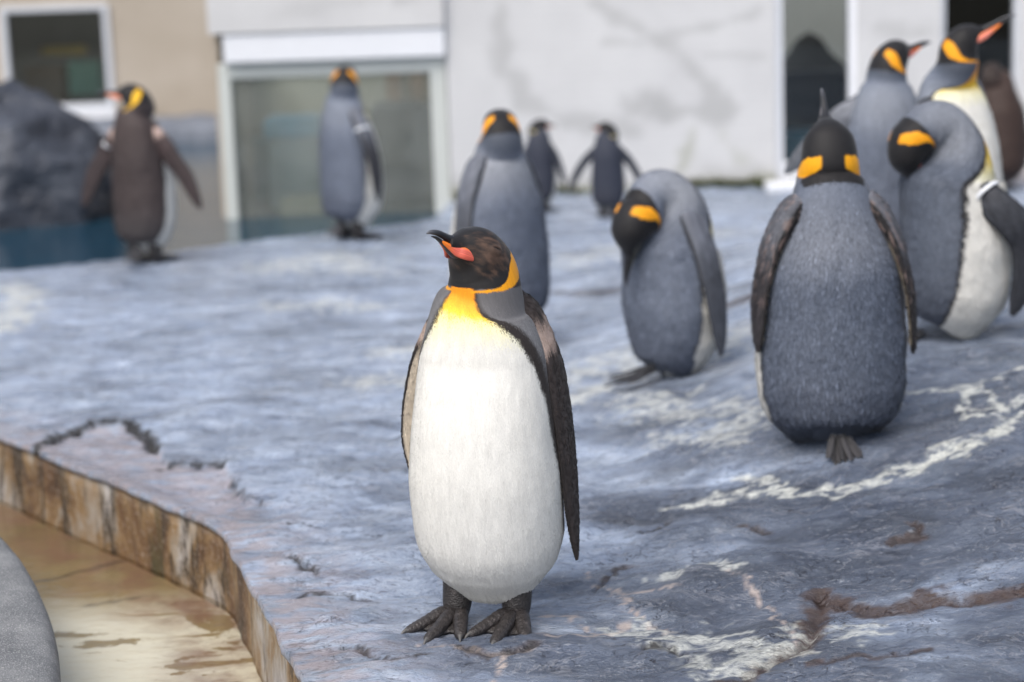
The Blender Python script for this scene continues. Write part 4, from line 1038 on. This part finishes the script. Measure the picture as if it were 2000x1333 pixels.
def peng_preen_right():
    st, f, l = std_body(facing(88), 1.14, 1.03)
    st = st[:-3]
    st += [(.60, np.array([.015, 0, .585]), unit((.98, .2, 0)), .148, .118, .120), (.66, np.array([.000, -.012, .650]), unit((.72, .7, 0)), .125, .100, .102), (.715, np.array([-.032, -.025, .695]), unit((-.1, .95, -.2)), .098, .083, .086),
           (.765, np.array([-.085, -.035, .705]), unit((-.05, .6, -.8)), .078, .070, .072)]
    H, d, w_ = head_frame((-.150, -.050, .630), (.20, .12, -1), (-.9, -.35, 0))
    sh = Z3 * .50
    # right flipper: reaches forward, then hangs
    ct = [(np.array([.055, -.135, 0.515]), 0), (np.array([.085, -.175, 0.475]), 0), (np.array([.135, -.185, 0.425]), 0), (np.array([.172, -.175, 0.360]), 0), (np.array([.175, -.165, 0.275]), 0), (np.array([.160, -.155, 0.195]), 0), (np.array([.145, -.150, 0.145]), 0)]
    W_ = [.036, .048, .050, .044, .036, .026, .008]; TK = [.03, .02, .014, .011, .009, .007, .002]
    chs = [unit((.3, .1, 1)), unit((.5, 0, .9)), unit((.7, 0, .7)), unit((1, 0, .3)), unit((1, 0, .05)), unit((1, 0, 0)), unit((1, 0, -.1))]
    fr = [(c[0], chs[i], W_[i], TK[i]) for i, c in enumerate(ct)]
    make_penguin('preen_right', 'king_penguin', 'grey king penguin with a white flipper band, head twisted back to preen', st, (H, d, w_), [(fr, -1), (hang(f, l, 1, sh + l * .12, .03, .38), 1)], None,
                 dict(light=(.26, .275, .31), light_t=.70, grey=(.108, .126, .165), low=(.072, .083, .112), flip=(.032, .034, .042), flip_root=(.045, .048, .058), nape=.0, y0=.5, bw=[.05, .08, .12, .16, .2, .2]),
                 nfe=36000, res=(280, 140), headk=1.12, seed=10, scale=1.02, relax=420, bill=True, z_off=-.068, tail=((f * -.11 + Z3 * .06), -f * .9 - Z3 * .5, 9, .05), band=(np.array([.062, -.150, .505]), unit((.5, -.5, -.6)), (.3, .1, 1), .046, .034), fsize=(.012, .0028, .13), fluff=.12)
peng_preen_right()

def peng_back_far():
    st, f, l = std_body(facing(168), 1.0, 1., (0, 0), .82)
    H, d, w_ = head_frame((.02, .0, .825), dirv(120, 14)); neck_up(st, H, d, w_, facing(150), .074, .066, .068)
    sh = Z3 * .64
    raised = rest_flipper(f, l, 1, sh + l * .10, [(0, 0, 0), (.05, -.01, .03), (.10, -.02, .075), (.15, -.03, .12), (.20, -.04, .17), (.235, -.04, .205), (.26, -.04, .23)], chord=unit(Z3 + l * .8))
    make_penguin('back_far', 'king_penguin', 'grey king penguin with one flipper lifted, standing behind the two preening neighbours', st, (H, d, w_), [(raised, 1), (hang(f, l, -1, sh - l * .11, .05, .42), -1)], [(l * .06, R(168)), (-l * .06, R(168))],
                 dict(flip=(.12, .13, .15), flip_root=(.2, .21, .24)), nfe=14000, res=(200, 100), headk=1.1, seed=13, scale=.97)
peng_back_far()

def peng_pale():
    st, f, l = std_body(facing(14), 1.0, 1.03, (0, 0), .88)
    H, d, w_ = head_frame((.015, -.02, .865), dirv(84, 28)); neck_up(st, H, d, w_, facing(45), .080, .070, .072)
    sh = Z3 * .65
    make_penguin('pale', 'king_penguin', 'tall king penguin with orange throat and pink bill raised, white front showing', st, (H, d, w_), [(hang(f, l, -1, sh - l * .115, .04, .42, -.02), -1), (hang(f, l, 1, sh + l * .115 - f * .05, .02, .42, -.03), 1)], [(l * .06, R(14)), (-l * .06, R(14))],
                 dict(y0=.60, plate=None), nfe=16000, res=(220, 110), headk=1.12, seed=14, scale=.99, billlen=.125, plate=(.85, .26, .18))
peng_pale()

def peng_chick():
    st, f, l = std_body(facing(150), 1.25)
    H, d, w_ = head_frame((-.03, .0, .79), dirv(160, 0)); neck_up(st, H, d, w_, facing(155), .095, .078, .08)
    sh = Z3 * .60
    br = (.050, .030, .024)
    make_penguin('chick', 'penguin_chick', 'fluffy dark brown penguin chick standing by the far doorway', st, (H, d, w_), [(hang(f, l, s, sh + l * s * .12, .07, .36), s) for s in (1, -1)], [(l * .06, R(150)), (-l * .06, R(150))],
                 dict(grey=br, light=br, low=br, edge=br, flip=br, tw=[-1.] * 12, bw=[0.] * 6, no_hood=True), nfe=10000, res=(140, 80), headk=1.1, seed=15, scale=.86, fluff=1.2, group='penguin chicks')
peng_chick()
# ================================================================== buildings
def mat_wall(name, c0, c1, lines=60, moss=.5):
    mt, n, b = new_mat(name); g = NG(n); v = g.obj()
    a = g.noise(v, 1.7, 5, .6); f = g.noise(v, 40, 5, .6)
    c = g.mix(g.ramp(a, [(.3, 0.), (.7, 1.)]), c0, c1)
    wv = g('TexWave', Scale=6.5, Distortion=1.2, Detail=3., _bands_direction='Z'); g.link(v, wv.inputs['Vector'])
    c = g.mix(g.math('MULTIPLY', g.ramp(wv.outputs['Fac'], [(.0, 1.), (.12, 0.)]), .18), c, tuple(x * .6 for x in c0))
    c = g.mix(g.math('MULTIPLY', g.ramp(f, [(.5, 0.), (.75, 1.)]), .2), c, tuple(x * .75 for x in c0))
    st = g.attr('stain').outputs['Fac']
    c = g.mix(g.math('MULTIPLY', st, .6), c, (.26, .26, .25))
    c = g.mix(g.math('MULTIPLY', g.attr('algae').outputs['Fac'], .65), c, (.20, .21, .10))
    g.link(c, b.inputs['Base Color']); b.inputs['Roughness'].default_value = .75
    g.bump(g.math('ADD', f, g.math('MULTIPLY', wv.outputs['Fac'], .7)), .3, .006, b)
    return mt
M_WALL = mat_wall('white_painted_wall', (.56, .555, .555), (.65, .645, .64))
M_BEIGE = mat_wall('beige_block_wall', (.40, .34, .27), (.50, .44, .37))
M_TRIM = plain('white_trim', (.76, .77, .80), .4, .04, 12, .03)
M_ALU = plain('pale_aluminium', (.60, .62, .66), .35, .06, 20, .03)
M_GREENFRAME = plain('pale_green_frame', (.56, .58, .55), .4, .08, 10, .03)
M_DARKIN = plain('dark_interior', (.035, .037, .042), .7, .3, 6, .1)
M_GREYIN = plain('grey_interior', (.16, .16, .155), .7, .25, 4, .1)
def mat_glass(name, tint=(1, 1, 1), ior=1.45):
    mt, n, b = new_mat(name); g = NG(n); n.nodes.remove(b)
    tr = g('BsdfTransparent'); tr.inputs['Color'].default_value = (*tint, 1)
    gl = g('BsdfGlossy'); gl.inputs['Roughness'].default_value = .03
    fr = g('Fresnel', IOR=ior); mx = g('MixShader')
    g.link(fr.outputs[0], mx.inputs[0]); g.link(tr.outputs[0], mx.inputs[1]); g.link(gl.outputs[0], mx.inputs[2])
    g.link(mx.outputs[0], n.nodes['Material Output'].inputs['Surface']); return mt
M_GLASS = mat_glass('window_glass', (.80, .84, .84))
M_ACRYL = mat_glass('acrylic_glass', (.90, .95, .92), 1.5)
_n = M_ACRYL.node_tree; _g = NG(_n); _o = _n.nodes['Material Output']; _m = _g('MixShader', Fac=.30); _d = _g('BsdfDiffuse'); _d.inputs['Color'].default_value = (.62, .63, .58, 1)   # algae haze on the acrylic
_src = _o.inputs['Surface'].links[0].from_socket; _g.link(_src, _m.inputs[1]); _g.link(_d.outputs[0], _m.inputs[2]); _g.link(_m.outputs[0], _o.inputs['Surface'])
_hz = _g.ramp(_g.noise(_g.obj(), 3., 4), [(.3, .12), (.7, .24)]); _g.link(_hz, _m.inputs[0])

def wall_sheet(name, x0, x1, z0, z1, y, th, mat, parent, stains=(), algae=(), res=.03):
    xs = np.linspace(x0, x1, max(2, int((x1 - x0) / res))); zs = np.linspace(z0, z1, max(2, int((z1 - z0) / res)))
    X_, Z_ = np.meshgrid(xs, zs); n_ = X_.size
    s_ = np.zeros(X_.shape); al = np.zeros(X_.shape); nn = fbm(X_ * 5, Z_ * 5, 4, 71)
    for pts, hw, k in stains:
        d, _ = poly_dist(X_ + .03 * noise(X_ * 6, Z_ * 6), Z_, pts); s_ = np.maximum(s_, k * S(1.2 - d / hw + .7 * nn))
    for pts, hw, k in algae:
        d, _ = poly_dist(X_, Z_, pts); al = np.maximum(al, k * S(1.1 - d / hw + .9 * nn))
    i_ = np.arange(n_).reshape(X_.shape); q = np.stack([i_[:-1, :-1], i_[:-1, 1:], i_[1:, 1:], i_[1:, :-1]], -1).reshape(-1, 4)
    fr = np.stack([X_.ravel(), np.full(n_, y), Z_.ravel()], -1); bk = np.array([[x0, y + th, z0], [x1, y + th, z0], [x1, y + th, z1], [x0, y + th, z1]])
    V = np.concatenate([fr, bk, [[x0, y, z0], [x1, y, z0], [x1, y, z1], [x0, y, z1]]]); b = n_; c = n_ + 4
    q = np.concatenate([q, [[b, b + 3, b + 2, b + 1], [c, b, b + 1, c + 1], [c + 1, b + 1, b + 2, c + 2], [c + 2, b + 2, b + 3, c + 3], [c + 3, b + 3, b, c]]])
    return mesh_np(name, V, q, mats=[mat], attrs=dict(stain=np.concatenate([s_.ravel(), np.zeros(8)]), algae=np.concatenate([al.ravel(), np.zeros(8)])), smooth=False, parent=parent)

def framed(parent, x0, x1, z0, z1, y, fw_, mat, glass, name='window', depth=.08, sill=None):
    """window: jambs, head and sill rail butted end to end, a pane set back between them"""
    win = MB().box(x0, x0 + fw_, y, y + depth, z0, z1, .006).build(name, mat, parent)
    MB().box(x1 - fw_, x1, y, y + depth, z0, z1, .006).build('jamb', mat, win)
    MB().box(x0 + fw_, x1 - fw_, y + .003, y + depth, z1 - fw_, z1, .006).build('head_rail', mat, win)
    MB().box(x0 + fw_, x1 - fw_, y + .003, y + depth, z0, z0 + (sill or fw_), .006).build('sill_rail', mat, win)
    MB().box(x0 + fw_, x1 - fw_, y + depth * .5, y + depth * .5 + .008, z0 + (sill or fw_), z1 - fw_).build('pane', glass, win)
    return win

# ---- white building on the right and the glass bay in it
wb = empty('white_building', (0, 0, 0))
tag(wb, 'white painted building with tall windows and a glass viewing bay', 'building')
Yw = 7.75
wall_sheet('wall', -.33, 1.615, -.25, 3.2, Yw, .22, M_WALL, wb,
    stains=[([(.0, 1.1), (.02, .75), (.12, .55), (.35, .42), (.6, .40), (.75, .36)], .07, .6), ([(.55, 1.1), (.85, .92), (1.0, .85), (1.2, .62), (1.3, .45)], .055, .65),
            ([(.75, .52), (1.0, .46), (1.3, .45)], .10, .75), ([(.95, .90), (1.35, .98), (1.5, 1.02)], .03, .5), ([(.6, .88), (.85, .88)], .03, .5), ([(1.1, .8), (1.55, .76)], .02, .4), ([(-.3, .08), (.4, .05), (1.5, .06)], .06, .4)],
    algae=[([(1.12, .33), (1.1, .22), (1.05, .12)], .06, .7), ([(1.3, .3), (1.4, .15)], .05, .35), ([(-.3, .02), (.3, .0), (1.6, .03)], .04, .8)])
wall_sheet('wall', 2.098, 2.594, -.25, 3.2, Yw, .22, M_WALL, wb, stains=[([(2.2, .9), (2.5, .86)], .05, .6), ([(2.3, .85), (2.4, .5)], .04, .3)], res=.05)
wall_sheet('wall', 3.06, 8., -.25, 3.2, Yw, .22, M_WALL, wb, res=.2)
wall_sheet('wall', 1.615, 2.098, -.25, .03, Yw, .22, M_WALL, wb, res=.05)
wall_sheet('wall', 1.615, 2.098, 2.3, 3.2, Yw, .22, M_WALL, wb, res=.1)
wall_sheet('wall', 2.594, 3.06, 2.3, 3.2, Yw, .22, M_WALL, wb, res=.1)
framed(wb, 1.615, 2.098, .03, 2.3, Yw + .03, .045, M_TRIM, M_GLASS, sill=.10)
dr = framed(wb, 2.594, 3.06, -.06, 2.3, Yw + .03, .03, M_ALU, M_GLASS, 'glass_door')
wall_sheet('fascia', -1.715, -.334, 1.006, 3.2, 7.70, .4, M_WALL, wb, stains=[([(-1.3, 1.12), (-1.0, 1.16), (-.7, 1.2)], .05, .3), ([(-.62, 1.16), (-.5, 1.14)], .03, .5)], res=.05)
MB().box(-1.635, -.336, 7.715, 8.0, .829, 1.004, .01).build('beam', M_TRIM, wb)
bay = MB().box(-1.685, -1.615, 7.78, 7.88, -.6, .827, .008).build('viewing_bay', M_GREENFRAME, wb)
MB().box(-.432, -.337, 7.78, 7.88, -.6, .827, .008).build('post', M_GREENFRAME, bay)
MB().box(-1.615, -.432, 7.785, 7.88, .735, .827, .008).build('top_rail', M_GREENFRAME, bay)
MB().box(-.985, -.965, 7.80, 7.87, -.6, .735, .004).build('mullion', M_GREENFRAME, bay)
for x0, x1 in ((-1.615, -.985), (-.965, -.432)):
    MB().box(x0, x1, 7.82, 7.845, -.6, .735).build('pane', M_ACRYL, bay)
MB().box(-1.72, -1.69, 7.88, 13.8, -.6, 1.01).build('side_wall', M_BEIGE, wb)
MB().box(-.380, -.334, 7.98, 9.4, -.6, 1.01).build('side_wall', M_GREYIN, wb)
MB().box(-1.69, -.380, 9.4, 9.5, -.6, 2.2).build('back_wall', plain('olive_grey_wall', (.50, .49, .42), .7, .2, 3, .05), wb)
MB().box(-1.69, -.380, 7.9, 9.4, -.62, -.34).build('bay_floor', plain('teal_tank_floor', (.22, .36, .36), .3, .2, 4, .05), wb)
MB().box(-.332, 8., 10.2, 10.3, -.2, 3.2).build('back_wall', plain('pale_inner_wall', (.55, .55, .54), .7, .08, 3, .05), wb)
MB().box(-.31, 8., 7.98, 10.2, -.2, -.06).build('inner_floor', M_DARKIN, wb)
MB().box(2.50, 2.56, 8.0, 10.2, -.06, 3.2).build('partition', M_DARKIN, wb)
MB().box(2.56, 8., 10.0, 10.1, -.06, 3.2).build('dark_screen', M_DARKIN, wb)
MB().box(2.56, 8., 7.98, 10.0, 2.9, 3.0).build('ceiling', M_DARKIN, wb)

def thing_box(name, label, cat, boxes, mat, group=None):
    m_ = MB()
    for b in boxes: m_.box(*b)
    o = m_.build(name, mat); tag(o, label, cat, group); return o
# things inside, seen through the glass
bn = empty('storage_bin', (-1.32, 8.4, -.34)); tag(bn, 'grey bin with a light blue lid inside the glass bay', 'bin')
o = MB().box(-.15, .15, -.15, .15, 0, .68, .02).build('bin_body', plain('grey_blue_plastic', (.36, .43, .46), .5, .1, 8, .02), bn)
o = MB().box(-.17, .17, -.17, .17, .68, .80, .02).build('lid', plain('light_blue_plastic', (.22, .52, .76), .4, .1, 8, .02), bn)
thing_box('concrete_block', 'pale beige block on the floor inside the glass bay', 'block', [(-1.38, -1.12, 7.95, 8.15, -.34, .0, .02)], plain('beige_block', (.50, .47, .34), .7, .15, 8, .1))
thing_box('tank_panel', 'dark teal panel leaning in the corner of the glass bay', 'panel', [(-1.62, -1.46, 8.7, 8.8, -.34, .30, .01)], plain('dark_teal', (.08, .22, .27), .5, .15, 5, .05))
thing_box('dark_cabinet', 'dark grey cabinet behind the right pane of the glass bay', 'cabinet', [(-.84, -.42, 8.4, 8.9, -.34, .50, .02)], plain('charcoal_paint', (.10, .105, .115), .5, .2, 4, .05))
thing_box('timber_board', 'brown timber boards standing above the dark cabinet in the bay', 'boards', [(-.62, -.52, 9.25, 9.3, -.34, .95, .004), (-.78, -.68, 9.25, 9.3, -.34, .90, .004)], plain('brown_timber', (.42, .27, .18), .6, .25, 14, .2))
def cone_thing():
    V, F = [], []; n = 20
    rings = [(.52, .0), (.50, .62), (.42, .78), (.27, .86), (.15, 1.0), (.08, 1.14), (.001, 1.2)]
    for r_, z in rings: V += [(r_ * math.cos(2 * math.pi * i / n), .3 * r_ * math.sin(2 * math.pi * i / n), z * .74) for i in range(n)]
    for k in range(len(rings) - 1):
        for i in range(n): j = (i + 1) % n; F.append((k * n + i, k * n + j, (k + 1) * n + j, (k + 1) * n + i))
    me = bpy.data.meshes.new('draped_stand'); me.from_pydata(V, [], F); me.materials.append(M_DARKIN)
    o = bpy.data.objects.new('draped_stand', me); COL.objects.link(o); o.location = (2.05, 9.3, -.06)
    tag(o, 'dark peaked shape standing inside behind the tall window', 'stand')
cone_thing()
thing_box('low_tank', 'low dark teal tank inside below the tall window', 'tank', [(1.62, 2.40, 8.15, 8.6, -.06, .26, .02)], plain('teal_tank', (.06, .16, .21), .35, .2, 5, .05))
thing_box('display_case', 'tall dark case inside behind the tall window', 'case', [(1.60, 2.46, 8.75, 9.0, -.06, .60, .02)], plain('navy_case', (.018, .022, .035), .4, .2, 5, .05))

# step and slab at the foot of the wall
thing_box('white_slab', 'white slab lying on the ground under the tall window', 'slab', [(1.53, 1.78, 7.50, 7.70, hz(1.65, 7.6) - .02, hz(1.65, 7.6) + .045, .012)], M_TRIM)
thing_box('door_step', 'pale stone step in front of the dark glass door', 'step', [(2.45, 3.6, 7.44, 7.74, hz(2.9, 7.6) - .05, hz(2.9, 7.6) + .05, .012)], plain('pale_stone', (.50, .46, .46), .7, .1, 9, .1))

# ---- beige building across the pool
bb_ = empty('beige_building', (0, 0, 0)); tag(bb_, 'beige block building with a white framed window across the pool', 'building')
Yb = 13.9
wx0, wx1, wz0, wz1 = -4.46, -3.49, .12, 1.09
wall_sheet('wall', wx1, -1.60, -.3, 4., Yb, .25, M_BEIGE, bb_, res=.1)
wall_sheet('wall', -12, wx0, -.3, 4., Yb, .25, M_BEIGE, bb_, res=.3)
wall_sheet('wall', wx0, wx1, -.3, wz0, Yb, .25, M_BEIGE, bb_, res=.1)
wall_sheet('wall', wx0, wx1, wz1, 4., Yb, .25, M_BEIGE, bb_, res=.1)
framed(bb_, wx0, wx1, wz0, wz1, Yb - .03, .055, M_ALU, M_GLASS, sill=.09)
MB().box(wx0 - .05, wx1 + .08, Yb - .16, Yb - .035, wz0 - .06, wz0 - .002, .01).build('window_sill', M_TRIM, bb_)
MB().box(-12, -1.74, 15.9, 16., -.3, 4.).build('back_wall', M_GREYIN, bb_)
MB().box(-12, -1.74, 14.15, 15.9, -.3, -.2).build('inner_floor', M_GREYIN, bb_)
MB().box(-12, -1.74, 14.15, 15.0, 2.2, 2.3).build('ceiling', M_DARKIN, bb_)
thing_box('yellow_shelf', 'dim yellow board behind the beige building window', 'board', [(-4.25, -3.85, 14.5, 14.6, .62, .70, .01)], plain('ochre_board', (.55, .36, .10), .6, .15, 8, .1))
thing_box('green_box', 'dim green box behind the beige building window', 'box', [(-4.00, -3.72, 14.4, 14.6, .25, .56, .01)], plain('green_box', (.20, .38, .30), .6, .15, 8, .1))
thing_box('brown_box', 'dim brown box behind the beige building window', 'box', [(-4.40, -4.06, 14.4, 14.7, .1, .52, .01)], plain('brown_box', (.22, .15, .11), .6, .15, 8, .1))

# rough stone ledge along the far side of the pool
def ledge():
    xs = np.linspace(-12, -1.72, 260); prof = [(12.98, -.35), (12.96, -.02), (13.0, .05), (13.1, .075), (13.86, .08)]
    V = np.concatenate([np.stack([xs, y_ + .05 * fbm(xs * 2.5, xs * 0 + y_ * 5, 4, 81), z_ + .03 * fbm(xs * 3, xs * 0 + y_ * 3, 4, 82)], -1) for y_, z_ in prof])
    i_ = np.arange(len(V)).reshape(len(prof), -1); q = np.stack([i_[:-1, :-1], i_[:-1, 1:], i_[1:, 1:], i_[1:, :-1]], -1).reshape(-1, 4)
    o = mesh_np('stone_ledge', V, q, mats=[plain('ledge_stone', (.16, .18, .22), .6, .4, 5, .4)])
    tag(o, 'rough grey stone ledge between the pool and the beige building', 'ledge')
ledge()

# pool water
pw, n_, b_ = new_mat('pool_water'); g_ = NG(n_)
sx = g_('SeparateXYZ'); v_ = g_.obj(); g_.link(v_, sx.inputs[0])
b_.inputs['Roughness'].default_value = .06; b_.inputs['IOR'].default_value = 1.33
g_.link(g_.mix(g_.noise(v_, .8, 3), (.006, .030, .058), (.012, .055, .088)), b_.inputs['Base Color'])
g_.bump(g_.noise(g_.mapping(v_, (3, 7, 1)), 1., 4, .55, .4), .25, .03, b_)
xs = np.linspace(-12, -.34, 60); ys = np.linspace(4.2, 13.9, 60); Xp, Yp = np.meshgrid(xs, ys); ip = np.arange(Xp.size).reshape(Xp.shape)
o = mesh_np('pool_water', np.stack([Xp.ravel(), Yp.ravel(), np.full(Xp.size, -.10)], -1), np.stack([ip[:-1, :-1], ip[:-1, 1:], ip[1:, 1:], ip[1:, :-1]], -1).reshape(-1, 4)[(Xp[:-1, :-1] < 0).ravel()], mats=[pw])
tag(o, kind='structure')

# boulder at the pool's edge
def boulder():
    nt_, ns_ = 90, 140
    ph = np.linspace(.02, math.pi - .02, nt_); th = np.linspace(0, 2 * math.pi, ns_, endpoint=False); PH, TH = np.meshgrid(ph, th, indexing='ij')
    D = np.stack([np.sin(PH) * np.cos(TH), np.sin(PH) * np.sin(TH), np.cos(PH)], -1)
    planes = [((1, -.15, .02), .93), ((.75, -.55, .5), .97), ((.1, -.3, 1), .98), ((-.5, -.2, .85), 1.0), ((-.3, -1, .3), .9), ((.45, -.9, .1), .95), ((-1, -.3, .2), 1.), ((.2, 1, .2), .95), ((.62, .2, .75), 1.02)]
    r_ = np.full(PH.shape, 1.25)
    for p_, k in planes:
        u_ = unit(p_); c = D @ u_; r_ = np.where(c > .05, np.minimum(r_, k / np.maximum(c, .05)), r_)
    r_ = r_ + .05 * fbm(TH * 2.2, PH * 3, 4, 91) + .015 * fbm(TH * 9, PH * 12, 3, 92)
    P = D * r_[..., None] * np.array([.66, .58, .58]) 
    b = Body(); b.add_grid(P, np.full(P.shape, .1), P * 0, 0)
    mt, n, bs = new_mat('dark_boulder'); g = NG(n); v = g.obj()
    a = g.noise(v, 3.2, 6, .6, .5); f = g.noise(g.mapping(v, (14, 14, 30)), 1., 5, .6)
    c = g.ramp(a, [(.3, (.020, .024, .036)), (.55, (.050, .060, .082)), (.75, (.12, .135, .165))]); c = g.mix(g.math('MULTIPLY', f, .5), c, (.05, .05, .06))
    g.link(c, bs.inputs['Base Color']); bs.inputs['Roughness'].default_value = .5; g.bump(g.math('ADD', a, f), .6, .03, bs)
    o = b.build('boulder', None, [mt]); o.location = (-3.10, 8.25, .05)
    tag(o, 'dark angular boulder rising from the pool', 'boulder')
boulder()

# moss growing along the foot of the wall
def moss():
    n = 2600; rg = np.random.default_rng(5)
    cx = rg.choice([-.25, .12, .28, 1.02, 1.2, 1.42, 1.55, 2.2, 2.4], n) + rg.normal(0, .09, n); cx = np.clip(cx, -.3, 2.55); yy = 7.745 - np.abs(rg.normal(0, .03, n)); zz = terrain_h(cx, yy) + np.abs(rg.normal(0, .016, n))
    p = np.stack([cx, yy, zz], -1); a_ = rg.random(n) * 2 * np.pi; L = .012 + .018 * rg.random(n)
    d = nrm(np.stack([np.cos(a_), -.5 + .5 * np.sin(a_), .3 + rg.random(n)], -1)); s = nrm(np.cross(d, rg.normal(size=(n, 3)))) * (L * .35)[:, None]
    V = np.stack([p, p + d * (L * .5)[:, None] - s, p + d * L[:, None], p + d * (L * .5)[:, None] + s], 1).reshape(-1, 3)
    o = mesh_np('moss', V, np.arange(4 * n).reshape(-1, 4), mats=[plain('moss_green', (.065, .075, .022), .8, .5, 40, .1)])
    tag(o, 'dark green moss along the foot of the white wall', 'moss', kind='stuff')
moss()
